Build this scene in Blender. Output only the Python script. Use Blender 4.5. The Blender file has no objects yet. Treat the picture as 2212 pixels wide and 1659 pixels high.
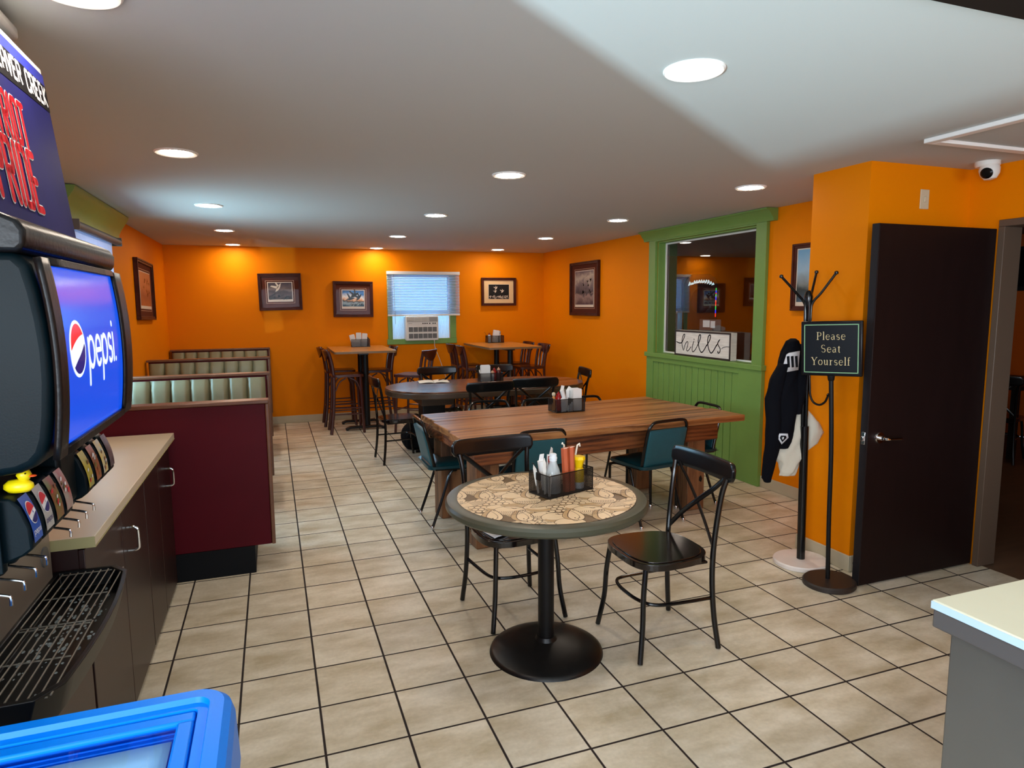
import bpy, bmesh, math, random
from mathutils import Vector, Matrix, Euler
R = math.radians
PI = math.pi
random.seed(7)
S = bpy.context.scene
COL = S.collection
H = 2.405            # ceiling height
T = .3048            # floor tile

# ------------------------------------------------------------------ camera
cd = bpy.data.cameras.new('camera'); cam = bpy.data.objects.new('camera', cd); COL.objects.link(cam)
cd.sensor_fit = 'HORIZONTAL'; cd.sensor_width = 36; cd.lens = 1414.91 / 2212 * 36; cd.clip_start = .03
rx = Vector((0.93918937, -0.34333631, -0.00659654)); dn = Vector((-0.04746783, -0.11077426, -0.99271137)); fw = Vector((0.34010313, 0.93265709, -0.12033544))
mw = Matrix.Identity(4)
for i in range(3):
    mw[i][0] = rx[i]; mw[i][1] = -dn[i]; mw[i][2] = -fw[i]
mw.translation = Vector((0.19470, -4.12337, 1.61635))
cam.matrix_world = mw
S.camera = cam

# ------------------------------------------------------------------ world, daylight, exposure
w = bpy.data.worlds.new('sky'); S.world = w; w.use_nodes = True
wn = w.node_tree; bg = wn.nodes['Background']
bg.inputs[0].default_value = (.42, .68, 1, 1); bg.inputs[1].default_value = 1.3
S.view_settings.view_transform = 'Standard'; S.view_settings.look = 'None'
S.view_settings.exposure = 0.80; S.view_settings.gamma = 1.0
try: S.view_settings.use_curve_mapping = False
except Exception: pass

def area(name, loc, target, sx, sy, power, color=(1, 1, 1), spread=180):
    l = bpy.data.lights.new(name, 'AREA'); l.shape = 'RECTANGLE'; l.size = sx; l.size_y = sy; l.energy = power; l.color = color; l.spread = R(spread)
    o = bpy.data.objects.new(name, l); COL.objects.link(o); o.location = loc
    o.rotation_euler = (Vector(target) - Vector(loc)).to_track_quat('-Z', 'Y').to_euler()
    return o
# daylight outside the side window: bright pavement outside throws light up onto the ceiling
area('pavement_daylight', (-2.05, 1.60, .40), (-.2, 1.75, 2.4), 1.5, .9, 30, (.62, .90, 1), 130)
area('side_window_daylight', (-1.32, 1.68, 1.5), (0, 1.6, 1.1), 1.0, 1.1, 20, (.45, .78, 1), 160)
# unseen windows near the camera: lamps added for ceiling edge and fill
area('street_daylight', (-4.0, -5.88, .05), (1.2, -2.3, 2.4), .10, .10, 165, (.62, .88, 1), 110)  # small low lamp, cut by the added left opening into a ceiling edge
area('front_window_fill', (1.6, -7.4, 1.5), (1.6, -3, 1.5), 3.4, 1.4, 45, (.80, .90, 1), 170)  # fill lamp at an unseen front window, flattens the room light
area('left_front_window_fill', (-1.30, -5.1, 1.56), (4.2, -1.2, 1.3), 2.4, 1.0, 78, (.80, .91, 1), 170)  # fill lamp at the unseen left opening, brightens surfaces facing left
area('rear_window_daylight', (2.26, 5.95, 1.9), (2.26, 5.4, 1.7), .9, 1.0, 11, (.25, .70, 1), 160)

# ------------------------------------------------------------------ materials
def lin(c):
    return tuple((v / 12.92 if v <= .04045 else ((v + .055) / 1.055) ** 2.4) for v in c)
def srgb(r, g, b): return lin((r / 255, g / 255, b / 255)) + (1,)
MATS = {}
def mat(name, col, rough=.5, metal=0, spec=.5, noise=0, nscale=8, stretch=(1, 1, 1), col2=None, bump=0, bscale=60, emit=None, estr=0, trans=0, alpha=1, coat=0):
    m = bpy.data.materials.new(name); m.use_nodes = True; MATS[name] = m
    nt = m.node_tree; N = nt.nodes; L = nt.links; b = N['Principled BSDF']
    c = srgb(*col)
    b.inputs['Base Color'].default_value = c; b.inputs['Roughness'].default_value = rough; b.inputs['Metallic'].default_value = metal
    b.inputs['Specular IOR Level'].default_value = spec
    if trans: b.inputs['Transmission Weight'].default_value = trans
    if alpha < 1: b.inputs['Alpha'].default_value = alpha
    if coat: b.inputs['Coat Weight'].default_value = coat; b.inputs['Coat Roughness'].default_value = .08
    tc = N.new('ShaderNodeTexCoord'); mp = N.new('ShaderNodeMapping'); mp.inputs['Scale'].default_value = stretch
    L.new(tc.outputs['Object'], mp.inputs[0])
    if noise or col2:
        n = N.new('ShaderNodeTexNoise'); n.inputs['Scale'].default_value = nscale; n.inputs['Detail'].default_value = 6
        L.new(mp.outputs[0], n.inputs['Vector'])
        cr = N.new('ShaderNodeValToRGB'); cr.color_ramp.elements[0].position = .3; cr.color_ramp.elements[1].position = .7
        c2 = srgb(*col2) if col2 else tuple(min(1, v * (1 + noise)) for v in c[:3]) + (1,)
        c1 = c if col2 else tuple(v * (1 - noise) for v in c[:3]) + (1,)
        cr.color_ramp.elements[0].color = c1; cr.color_ramp.elements[1].color = c2
        L.new(n.outputs[0], cr.inputs[0]); L.new(cr.outputs[0], b.inputs['Base Color'])
    if bump:
        n2 = N.new('ShaderNodeTexNoise'); n2.inputs['Scale'].default_value = bscale; L.new(mp.outputs[0], n2.inputs['Vector'])
        bp = N.new('ShaderNodeBump'); bp.inputs['Strength'].default_value = bump; bp.inputs['Distance'].default_value = .004
        L.new(n2.outputs[0], bp.inputs['Height']); L.new(bp.outputs[0], b.inputs['Normal'])
    if emit:
        b.inputs['Emission Color'].default_value = srgb(*emit); b.inputs['Emission Strength'].default_value = estr
    return m

def mat_floor():
    m = bpy.data.materials.new('beige_ceramic_tile'); m.use_nodes = True; nt = m.node_tree; N = nt.nodes; L = nt.links; b = N['Principled BSDF']
    tc = N.new('ShaderNodeTexCoord'); sp = N.new('ShaderNodeSeparateXYZ'); L.new(tc.outputs['Object'], sp.inputs[0])
    def M(op, a, bb=None, cc=None):
        n = N.new('ShaderNodeMath'); n.operation = op
        for i, v in enumerate((a, bb, cc)):
            if v is None: continue
            if isinstance(v, (int, float)): n.inputs[i].default_value = v
            else: L.new(v, n.inputs[i])
        return n.outputs[0]
    g = []; cell = []
    for k in (0, 1):
        u = M('DIVIDE', sp.outputs[k], T)
        fl = M('FLOOR', u); cell.append(fl)
        fr = M('FRACT', u)
        d = M('ABSOLUTE', M('SUBTRACT', M('FRACT', M('ADD', u, .5)), .5))
        g.append(d)
    d = M('MINIMUM', g[0], g[1])
    line = N.new('ShaderNodeMapRange'); line.inputs[1].default_value = .0120; line.inputs[2].default_value = .0180; line.inputs[3].default_value = 1; line.inputs[4].default_value = 0
    L.new(d, line.inputs[0])
    cb = N.new('ShaderNodeCombineXYZ'); L.new(cell[0], cb.inputs[0]); L.new(cell[1], cb.inputs[1])
    wnz = N.new('ShaderNodeTexWhiteNoise'); L.new(cb.outputs[0], wnz.inputs[0])
    off = N.new('ShaderNodeVectorMath'); off.operation = 'MULTIPLY_ADD'; L.new(wnz.outputs['Color'], off.inputs[0]); off.inputs[1].default_value = (30, 30, 30); L.new(tc.outputs['Object'], off.inputs[2])
    mp = N.new('ShaderNodeMapping'); mp.inputs['Scale'].default_value = (3.0, 6.5, 1); L.new(off.outputs[0], mp.inputs[0])
    n1 = N.new('ShaderNodeTexNoise'); n1.inputs['Scale'].default_value = 1.2; n1.inputs['Detail'].default_value = 7; n1.inputs['Roughness'].default_value = .6; L.new(mp.outputs[0], n1.inputs['Vector'])
    cr = N.new('ShaderNodeValToRGB'); e = cr.color_ramp.elements
    e[0].position = .32; e[0].color = srgb(190, 176, 146); e[1].position = .66; e[1].color = srgb(232, 223, 203)
    e2 = cr.color_ramp.elements.new(.5); e2.color = srgb(215, 204, 180)
    L.new(n1.outputs[0], cr.inputs[0])
    n3 = N.new('ShaderNodeTexNoise'); n3.inputs['Scale'].default_value = 60; n3.inputs['Detail'].default_value = 4; L.new(tc.outputs['Object'], n3.inputs['Vector'])
    mx0 = N.new('ShaderNodeMixRGB'); mx0.blend_type = 'MULTIPLY'; mx0.inputs[0].default_value = .25; L.new(cr.outputs[0], mx0.inputs[1]); L.new(n3.outputs[0], mx0.inputs[2])
    hs = N.new('ShaderNodeHueSaturation'); L.new(mx0.outputs[0], hs.inputs['Color'])
    val = M('MULTIPLY_ADD', wnz.outputs['Value'], .10, .98); L.new(val, hs.inputs['Value'])
    mx = N.new('ShaderNodeMixRGB'); L.new(line.outputs[0], mx.inputs[0]); L.new(hs.outputs[0], mx.inputs[1]); mx.inputs[2].default_value = srgb(32, 21, 18)
    L.new(mx.outputs[0], b.inputs['Base Color'])
    rr = M('MULTIPLY_ADD', n1.outputs[0], .25, .30); rr2 = M('MAXIMUM', rr, M('MULTIPLY', line.outputs[0], .9)); L.new(rr2, b.inputs['Roughness'])
    bp = N.new('ShaderNodeBump'); bp.inputs['Strength'].default_value = .5; bp.inputs['Distance'].default_value = .002
    inv = M('SUBTRACT', 1, line.outputs[0]); L.new(M('ADD', inv, M('MULTIPLY', n3.outputs[0], .15)), bp.inputs['Height']); L.new(bp.outputs[0], b.inputs['Normal'])
    MATS['floor'] = m; return m

def mat_wood(name, c1, c2, c3, scale=3, axis=0, rough=.4, dist=5, bump=.15, fine=1.0):
    m = bpy.data.materials.new(name); m.use_nodes = True; nt = m.node_tree; N = nt.nodes; L = nt.links; b = N['Principled BSDF']
    tc = N.new('ShaderNodeTexCoord'); mp = N.new('ShaderNodeMapping')
    s = [scale * 4] * 3; s[axis] = scale * .35; mp.inputs['Scale'].default_value = s; L.new(tc.outputs['Object'], mp.inputs[0])
    n = N.new('ShaderNodeTexNoise'); n.inputs['Scale'].default_value = 1.5; n.inputs['Detail'].default_value = 8; n.inputs['Distortion'].default_value = .6; L.new(mp.outputs[0], n.inputs['Vector'])
    n2 = N.new('ShaderNodeTexNoise'); n2.inputs['Scale'].default_value = 14; n2.inputs['Detail'].default_value = 5; L.new(mp.outputs[0], n2.inputs['Vector'])
    wv = N.new('ShaderNodeTexWave'); wv.wave_type = 'RINGS'; wv.inputs['Scale'].default_value = 1.1; wv.inputs['Distortion'].default_value = dist; wv.inputs['Detail'].default_value = 3; L.new(mp.outputs[0], wv.inputs['Vector'])
    a = N.new('ShaderNodeMath'); a.operation = 'MULTIPLY_ADD'; L.new(wv.outputs['Fac'], a.inputs[0]); a.inputs[1].default_value = .20; L.new(n.outputs[0], a.inputs[2])
    a2 = N.new('ShaderNodeMath'); a2.operation = 'MULTIPLY_ADD'; L.new(n2.outputs[0], a2.inputs[0]); a2.inputs[1].default_value = .35 * fine; L.new(a.outputs[0], a2.inputs[2])
    cr = N.new('ShaderNodeValToRGB'); e = cr.color_ramp.elements; e[0].position = .50; e[0].color = srgb(*c1); e[1].position = .92; e[1].color = srgb(*c3); x = e.new(.70); x.color = srgb(*c2)
    L.new(a2.outputs[0], cr.inputs[0]); L.new(cr.outputs[0], b.inputs['Base Color']); b.inputs['Roughness'].default_value = rough
    bp = N.new('ShaderNodeBump'); bp.inputs['Strength'].default_value = bump; bp.inputs['Distance'].default_value = .003; L.new(a2.outputs[0], bp.inputs['Height']); L.new(bp.outputs[0], b.inputs['Normal'])
    MATS[name] = m; return m

def mat_mesh(name, col, period=.0030, fill=.27):
    m = bpy.data.materials.new(name); m.use_nodes = True; nt = m.node_tree; N = nt.nodes; L = nt.links; b = N['Principled BSDF']
    b.inputs['Base Color'].default_value = srgb(*col); b.inputs['Roughness'].default_value = .4; b.inputs['Metallic'].default_value = .5
    tc = N.new('ShaderNodeTexCoord'); sp = N.new('ShaderNodeSeparateXYZ'); L.new(tc.outputs['Object'], sp.inputs[0])
    ns = N.new('ShaderNodeSeparateXYZ'); L.new(tc.outputs['Normal'], ns.inputs[0])
    outs = []
    for k in range(3):
        q = N.new('ShaderNodeMath'); q.operation = 'DIVIDE'; L.new(sp.outputs[k], q.inputs[0]); q.inputs[1].default_value = period
        f = N.new('ShaderNodeMath'); f.operation = 'FRACT'; L.new(q.outputs[0], f.inputs[0])
        g = N.new('ShaderNodeMath'); g.operation = 'LESS_THAN'; L.new(f.outputs[0], g.inputs[0]); g.inputs[1].default_value = fill
        ab = N.new('ShaderNodeMath'); ab.operation = 'ABSOLUTE'; L.new(ns.outputs[k], ab.inputs[0])
        lt = N.new('ShaderNodeMath'); lt.operation = 'LESS_THAN'; L.new(ab.outputs[0], lt.inputs[0]); lt.inputs[1].default_value = .5
        an = N.new('ShaderNodeMath'); an.operation = 'MULTIPLY'; L.new(g.outputs[0], an.inputs[0]); L.new(lt.outputs[0], an.inputs[1])
        outs.append(an.outputs[0])
    a = N.new('ShaderNodeMath'); a.operation = 'MAXIMUM'; L.new(outs[0], a.inputs[0]); L.new(outs[1], a.inputs[1])
    a2 = N.new('ShaderNodeMath'); a2.operation = 'MAXIMUM'; L.new(a.outputs[0], a2.inputs[0]); L.new(outs[2], a2.inputs[1])
    L.new(a2.outputs[0], b.inputs['Alpha']); MATS[name] = m; return m

def mat_glass(name, tint=(255, 255, 255), rough=0.0, refl=1.0):
    m = bpy.data.materials.new(name); m.use_nodes = True; nt = m.node_tree; N = nt.nodes; L = nt.links
    for n in list(N): N.remove(n)
    o = N.new('ShaderNodeOutputMaterial'); mx = N.new('ShaderNodeMixShader'); tr = N.new('ShaderNodeBsdfTransparent'); gl = N.new('ShaderNodeBsdfGlossy')
    ge = N.new('ShaderNodeNewGeometry'); dt = N.new('ShaderNodeVectorMath'); dt.operation = 'DOT_PRODUCT'; L.new(ge.outputs['Incoming'], dt.inputs[0]); L.new(ge.outputs['Normal'], dt.inputs[1])
    ab = N.new('ShaderNodeMath'); ab.operation = 'ABSOLUTE'; L.new(dt.outputs['Value'], ab.inputs[0])
    om = N.new('ShaderNodeMath'); om.operation = 'SUBTRACT'; om.inputs[0].default_value = 1; L.new(ab.outputs[0], om.inputs[1])
    pw_ = N.new('ShaderNodeMath'); pw_.operation = 'POWER'; L.new(om.outputs[0], pw_.inputs[0]); pw_.inputs[1].default_value = 5
    fr = N.new('ShaderNodeMath'); fr.operation = 'MULTIPLY_ADD'; L.new(pw_.outputs[0], fr.inputs[0]); fr.inputs[1].default_value = .92; fr.inputs[2].default_value = .08; tr.inputs[0].default_value = srgb(*tint); gl.inputs['Roughness'].default_value = rough
    mm = N.new('ShaderNodeMath'); mm.operation = 'MULTIPLY'; mm.inputs[1].default_value = refl; mm.use_clamp = True; L.new(fr.outputs[0], mm.inputs[0])
    L.new(mm.outputs[0], mx.inputs[0]); L.new(tr.outputs[0], mx.inputs[1]); L.new(gl.outputs[0], mx.inputs[2]); L.new(mx.outputs[0], o.inputs[0])
    MATS[name] = m; return m

def mat_emit(name, col, s):
    m = bpy.data.materials.new(name); m.use_nodes = True; nt = m.node_tree; N = nt.nodes; L = nt.links; b = N['Principled BSDF']
    b.inputs['Base Color'].default_value = (.01, .01, .01, 1); b.inputs['Roughness'].default_value = .16; b.inputs['Specular IOR Level'].default_value = .2
    b.inputs['Emission Color'].default_value = srgb(*col); b.inputs['Emission Strength'].default_value = s
    MATS[name] = m; return m

def mat_print(name, stops, nz=.25, scale=9, dark=(40, 34, 32), vertical=2, reeds=0):
    """sky-to-water colours down a printed picture (object space), broken up by cloud noise"""
    m = bpy.data.materials.new(name); m.use_nodes = True; nt = m.node_tree; N = nt.nodes; L = nt.links; b = N['Principled BSDF']
    tc = N.new('ShaderNodeTexCoord'); sp = N.new('ShaderNodeSeparateXYZ'); L.new(tc.outputs['Generated'], sp.inputs[0])
    n = N.new('ShaderNodeTexNoise'); n.inputs['Scale'].default_value = scale; n.inputs['Detail'].default_value = 6; n.inputs['Distortion'].default_value = 1.0; L.new(tc.outputs['Object'], n.inputs['Vector'])
    a = N.new('ShaderNodeMath'); a.operation = 'SUBTRACT'; L.new(n.outputs[0], a.inputs[0]); a.inputs[1].default_value = .5
    a2 = N.new('ShaderNodeMath'); a2.operation = 'MULTIPLY_ADD'; L.new(a.outputs[0], a2.inputs[0]); a2.inputs[1].default_value = nz * 2; L.new(sp.outputs[vertical], a2.inputs[2])
    cr = N.new('ShaderNodeValToRGB'); e = cr.color_ramp.elements
    e[0].position = stops[0][0]; e[0].color = srgb(*stops[0][1]); e[1].position = stops[-1][0]; e[1].color = srgb(*stops[-1][1])
    for p, c in stops[1:-1]: x = e.new(p); x.color = srgb(*c)
    L.new(a2.outputs[0], cr.inputs[0]); L.new(cr.outputs[0], b.inputs['Base Color']); b.inputs['Roughness'].default_value = .6; b.inputs['Specular IOR Level'].default_value = .2
    MATS[name] = m; return m

mat_floor()
mat('orange_paint', (230, 129, 0), .55, spec=.08, bump=.06, bscale=180)
mat('ceiling_paint', (192, 196, 194), .75, spec=.2, bump=.03, bscale=120)
mat('base_tile', (188, 174, 146), .35, noise=.06, nscale=6)
mat('green_paint', (112, 150, 72), .45, noise=.05, nscale=4)
mat('green_dark', (14, 24, 10), .8, spec=.05)
mat('door_brown', (27, 16, 15), .45, spec=.12, noise=.08, nscale=20, stretch=(1, 1, .2))
mat('door_edge', (30, 26, 28), .5, spec=.2)
mat('frame_brown', (92, 74, 60), .5)
mat('white_plastic', (225, 222, 215), .35)
mat('grey_plastic', (150, 150, 148), .4)
mat('cream_plate', (205, 190, 160), .4)
mat('white_paint', (232, 232, 226), .45)
mat('trim_white', (240, 240, 236), .4)
mat('black_metal', (11, 10, 11), .24, spec=.35, coat=.15)
mat('seat_gloss', (20, 13, 12), .16, spec=.5, coat=.4)
mat('black_matte', (14, 13, 14), .42, spec=.25)
mat('iron', (16, 15, 15), .36, spec=.35, noise=.3, nscale=30)
mat('chrome', (225, 225, 228), .12, metal=1)
mat('steel', (138, 130, 118), .36, metal=.45, noise=.1, nscale=3)
mat('brushed_grey', (112, 112, 108), .38, metal=.6, noise=.12, nscale=2)
mat('edge_grey', (92, 90, 90), .4, metal=.3)
mat('teal_vinyl', (8, 58, 66), .30, spec=.5, noise=.1, nscale=20)
mat('teal_back', (34, 84, 94), .42, spec=.3, noise=.06, nscale=20)
mat('burgundy', (78, 6, 20), .5, spec=.15, noise=.10, nscale=3, bump=.05, bscale=300)
mat('sage_vinyl', (128, 126, 98), .38, noise=.10, nscale=5)
mat('kick_black', (16, 18, 22), .6, spec=.15)
mat('stool_wood', (62, 22, 18), .3, noise=.25, nscale=9, stretch=(2, 2, .5), coat=.3)
mat('picture_wood', (70, 32, 22), .45, spec=.15, noise=.3, nscale=12)
mat('picture_mat', (84, 42, 32), .9, spec=.05)
mat('fillet', (196, 150, 120), .5)
mat('print_border', (214, 200, 182), .7)
mat('cream_mat', (214, 180, 132), .8)
mat('laminate_tan', (196, 134, 66), .25, noise=.06, nscale=10)
mat('laminate_edge', (120, 92, 60), .4)
mat('counter_cream', (212, 202, 178), .35, noise=.03, nscale=3)
mat('counter_edge', (168, 160, 112), .4)
mat('cabinet_brown', (42, 21, 19), .38, noise=.1, nscale=12, stretch=(3, 3, .3), spec=.5)
mat('machine_black', (3, 17, 22), .42, spec=.12, noise=.2, nscale=3, bump=.05, bscale=260)
mat('machine_cap', (15, 14, 15), .36, spec=.25, bump=.2, bscale=70)
mat('gloss_black', (9, 9, 11), .25, spec=.3)
mat('tray_black', (9, 10, 12), .35, spec=.25)
mat('water', (60, 66, 66), .05, trans=.0, metal=.3)
mat('duck_yellow', (236, 214, 10), .35)
mat('duck_orange', (226, 80, 20), .35)
mat('blue_plastic', (0, 118, 224), .35, spec=.2)
mat('blue_deep', (4, 92, 190), .35)
mat('white_paper', (232, 238, 240), .8, noise=.05, nscale=8)
mat('page', (232, 226, 212), .8)
mat('napkin', (232, 232, 230), .9, bump=.2, bscale=80)
mat('ketchup', (150, 14, 14), .25)
mat('mustard', (232, 190, 6), .35)
mat('packet', (178, 84, 48), .4)
mat('packet_edge', (236, 214, 190), .5)
mat('clear', (230, 240, 240), .08, alpha=.35)
mat('sauce_dark', (70, 16, 18), .25)
mat('straw', (238, 232, 218), .5)
mat('salt', (214, 220, 224), .5)
mat('jacket', (10, 11, 17), .9, spec=.1, bump=1.0, bscale=22)
mat('jacket_white', (216, 216, 220), .8)
mat('jacket_orange', (210, 110, 60), .8)
mat('tote', (206, 196, 178), .9, bump=.9, bscale=18)
mat('backpack', (9, 10, 13), .8, spec=.15, bump=.5, bscale=40)
mat('marble', (226, 216, 210), .35, noise=.05, nscale=10)
mat('rubber_brown', (40, 32, 28), .5)
mat('sign_face', (12, 18, 24), .35, spec=.25)
mat('sign_line', (140, 190, 140), .4)
mat('sign_letter', (214, 196, 146), .5)
mat('sign_script', (18, 16, 16), .5)
mat('kiosk_top', (214, 214, 192), .3, noise=.03, nscale=6)
mat('kiosk_edge', (180, 206, 226), .4)
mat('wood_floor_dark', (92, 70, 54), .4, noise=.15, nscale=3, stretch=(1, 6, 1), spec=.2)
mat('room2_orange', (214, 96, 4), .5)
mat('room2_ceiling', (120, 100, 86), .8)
mat('poster_navy', (24, 26, 84), .6, spec=.12, noise=.25, nscale=3)
mat('poster_black', (18, 18, 22), .6, spec=.12)
mat('poster_blue', (46, 56, 160), .35)
mat('poster_red', (186, 22, 38), .6, spec=.12)
mat('poster_white', (236, 236, 240), .4)
mat('urn_white', (196, 200, 204), .35)
mat('cup_grey', (90, 90, 88), .5)
mat('top_cream', (228, 202, 164), .32, noise=.05, nscale=14)
mat('top_brown', (110, 88, 60), .35)
mat('top_line', (74, 54, 38), .4)
mat('top_shadow', (188, 156, 112), .35)
mat('rim_olive', (66, 66, 52), .38)
mat('booth_trim', (104, 66, 44), .35, noise=.2, nscale=10)
mat('oval_edge', (66, 50, 36), .3, noise=.2, nscale=5)
mat('vent_dark', (70, 70, 70), .5)
mat('blind', (206, 214, 224), .5, trans=0)
mat('shade_cloth', (226, 230, 240), .8, noise=.05, nscale=30)
mat('shade_tube', (92, 92, 92), .5)
mat('accordion', (226, 226, 220), .6)
mat('hills_white', (222, 218, 210), .7, noise=.12, nscale=7, stretch=(1, 1, 8))
mat('hills_frame', (40, 28, 26), .5)
mat('soffit_dark', (26, 23, 21), .6, spec=.2)
mat_wood('table_wood', (70, 40, 20), (136, 86, 48), (172, 120, 72), 2.0, 0, .36, 2.2, .12)
mat_wood('beam_wood', (50, 24, 12), (104, 56, 28), (140, 82, 42), 3.0, 0, .5, 5)
mat_wood('leg_wood', (58, 36, 22), (104, 68, 42), (140, 98, 62), 3.0, 2, .6, 4)
mat_wood('oval_wood', (70, 40, 30), (112, 72, 54), (140, 98, 76), 1.6, 0, .22, 3, .05, .6)
mat_mesh('wire_mesh', (30, 30, 31))
mat_glass('pane', (236, 238, 238), 0, 1.9)
mat_glass('picture_glass', (255, 255, 255), .03, .10)
mat_glass('window_glass', (240, 250, 255), 0, 1)
mat_glass('lid_glass', (196, 228, 252), .02, 1)
mat_glass('bottle_glass', (225, 235, 230), .02, 1.5)
mat_emit('lamp_white', (255, 238, 218), 68)
mat_emit('screen_blue', (0, 78, 226), .62)
mat_emit('screen_white', (222, 240, 255), .75)
mat_emit('screen_red', (226, 10, 18), .75)
mat_emit('screen_navy', (10, 26, 120), .6)
mat_emit('screen_pale', (120, 190, 246), 1.0)
mat_emit('marquee', (190, 220, 226), .9)
mat_emit('led_red', (250, 50, 30), 1.4); mat_emit('led_blue', (60, 60, 250), 1.4); mat_emit('led_green', (60, 200, 80), 1.2); mat_emit('tv_teal', (30, 130, 150), .7); mat_emit('led_orange', (250, 120, 40), 1.2)

# blind slats let daylight glow through them
for nm, c in (('accordion', (220, 235, 255)), ('blind', (120, 205, 255)), ('shade_cloth', (210, 225, 255))):
    m = MATS[nm]; nt = m.node_tree; b = nt.nodes['Principled BSDF']; tl = nt.nodes.new('ShaderNodeBsdfTranslucent'); tl.inputs[0].default_value = srgb(*c)
    mx = nt.nodes.new('ShaderNodeMixShader'); mx.inputs[0].default_value = .32
    nt.links.new(b.outputs[0], mx.inputs[1]); nt.links.new(tl.outputs[0], mx.inputs[2]); nt.links.new(mx.outputs[0], nt.nodes['Material Output'].inputs[0])

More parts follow.
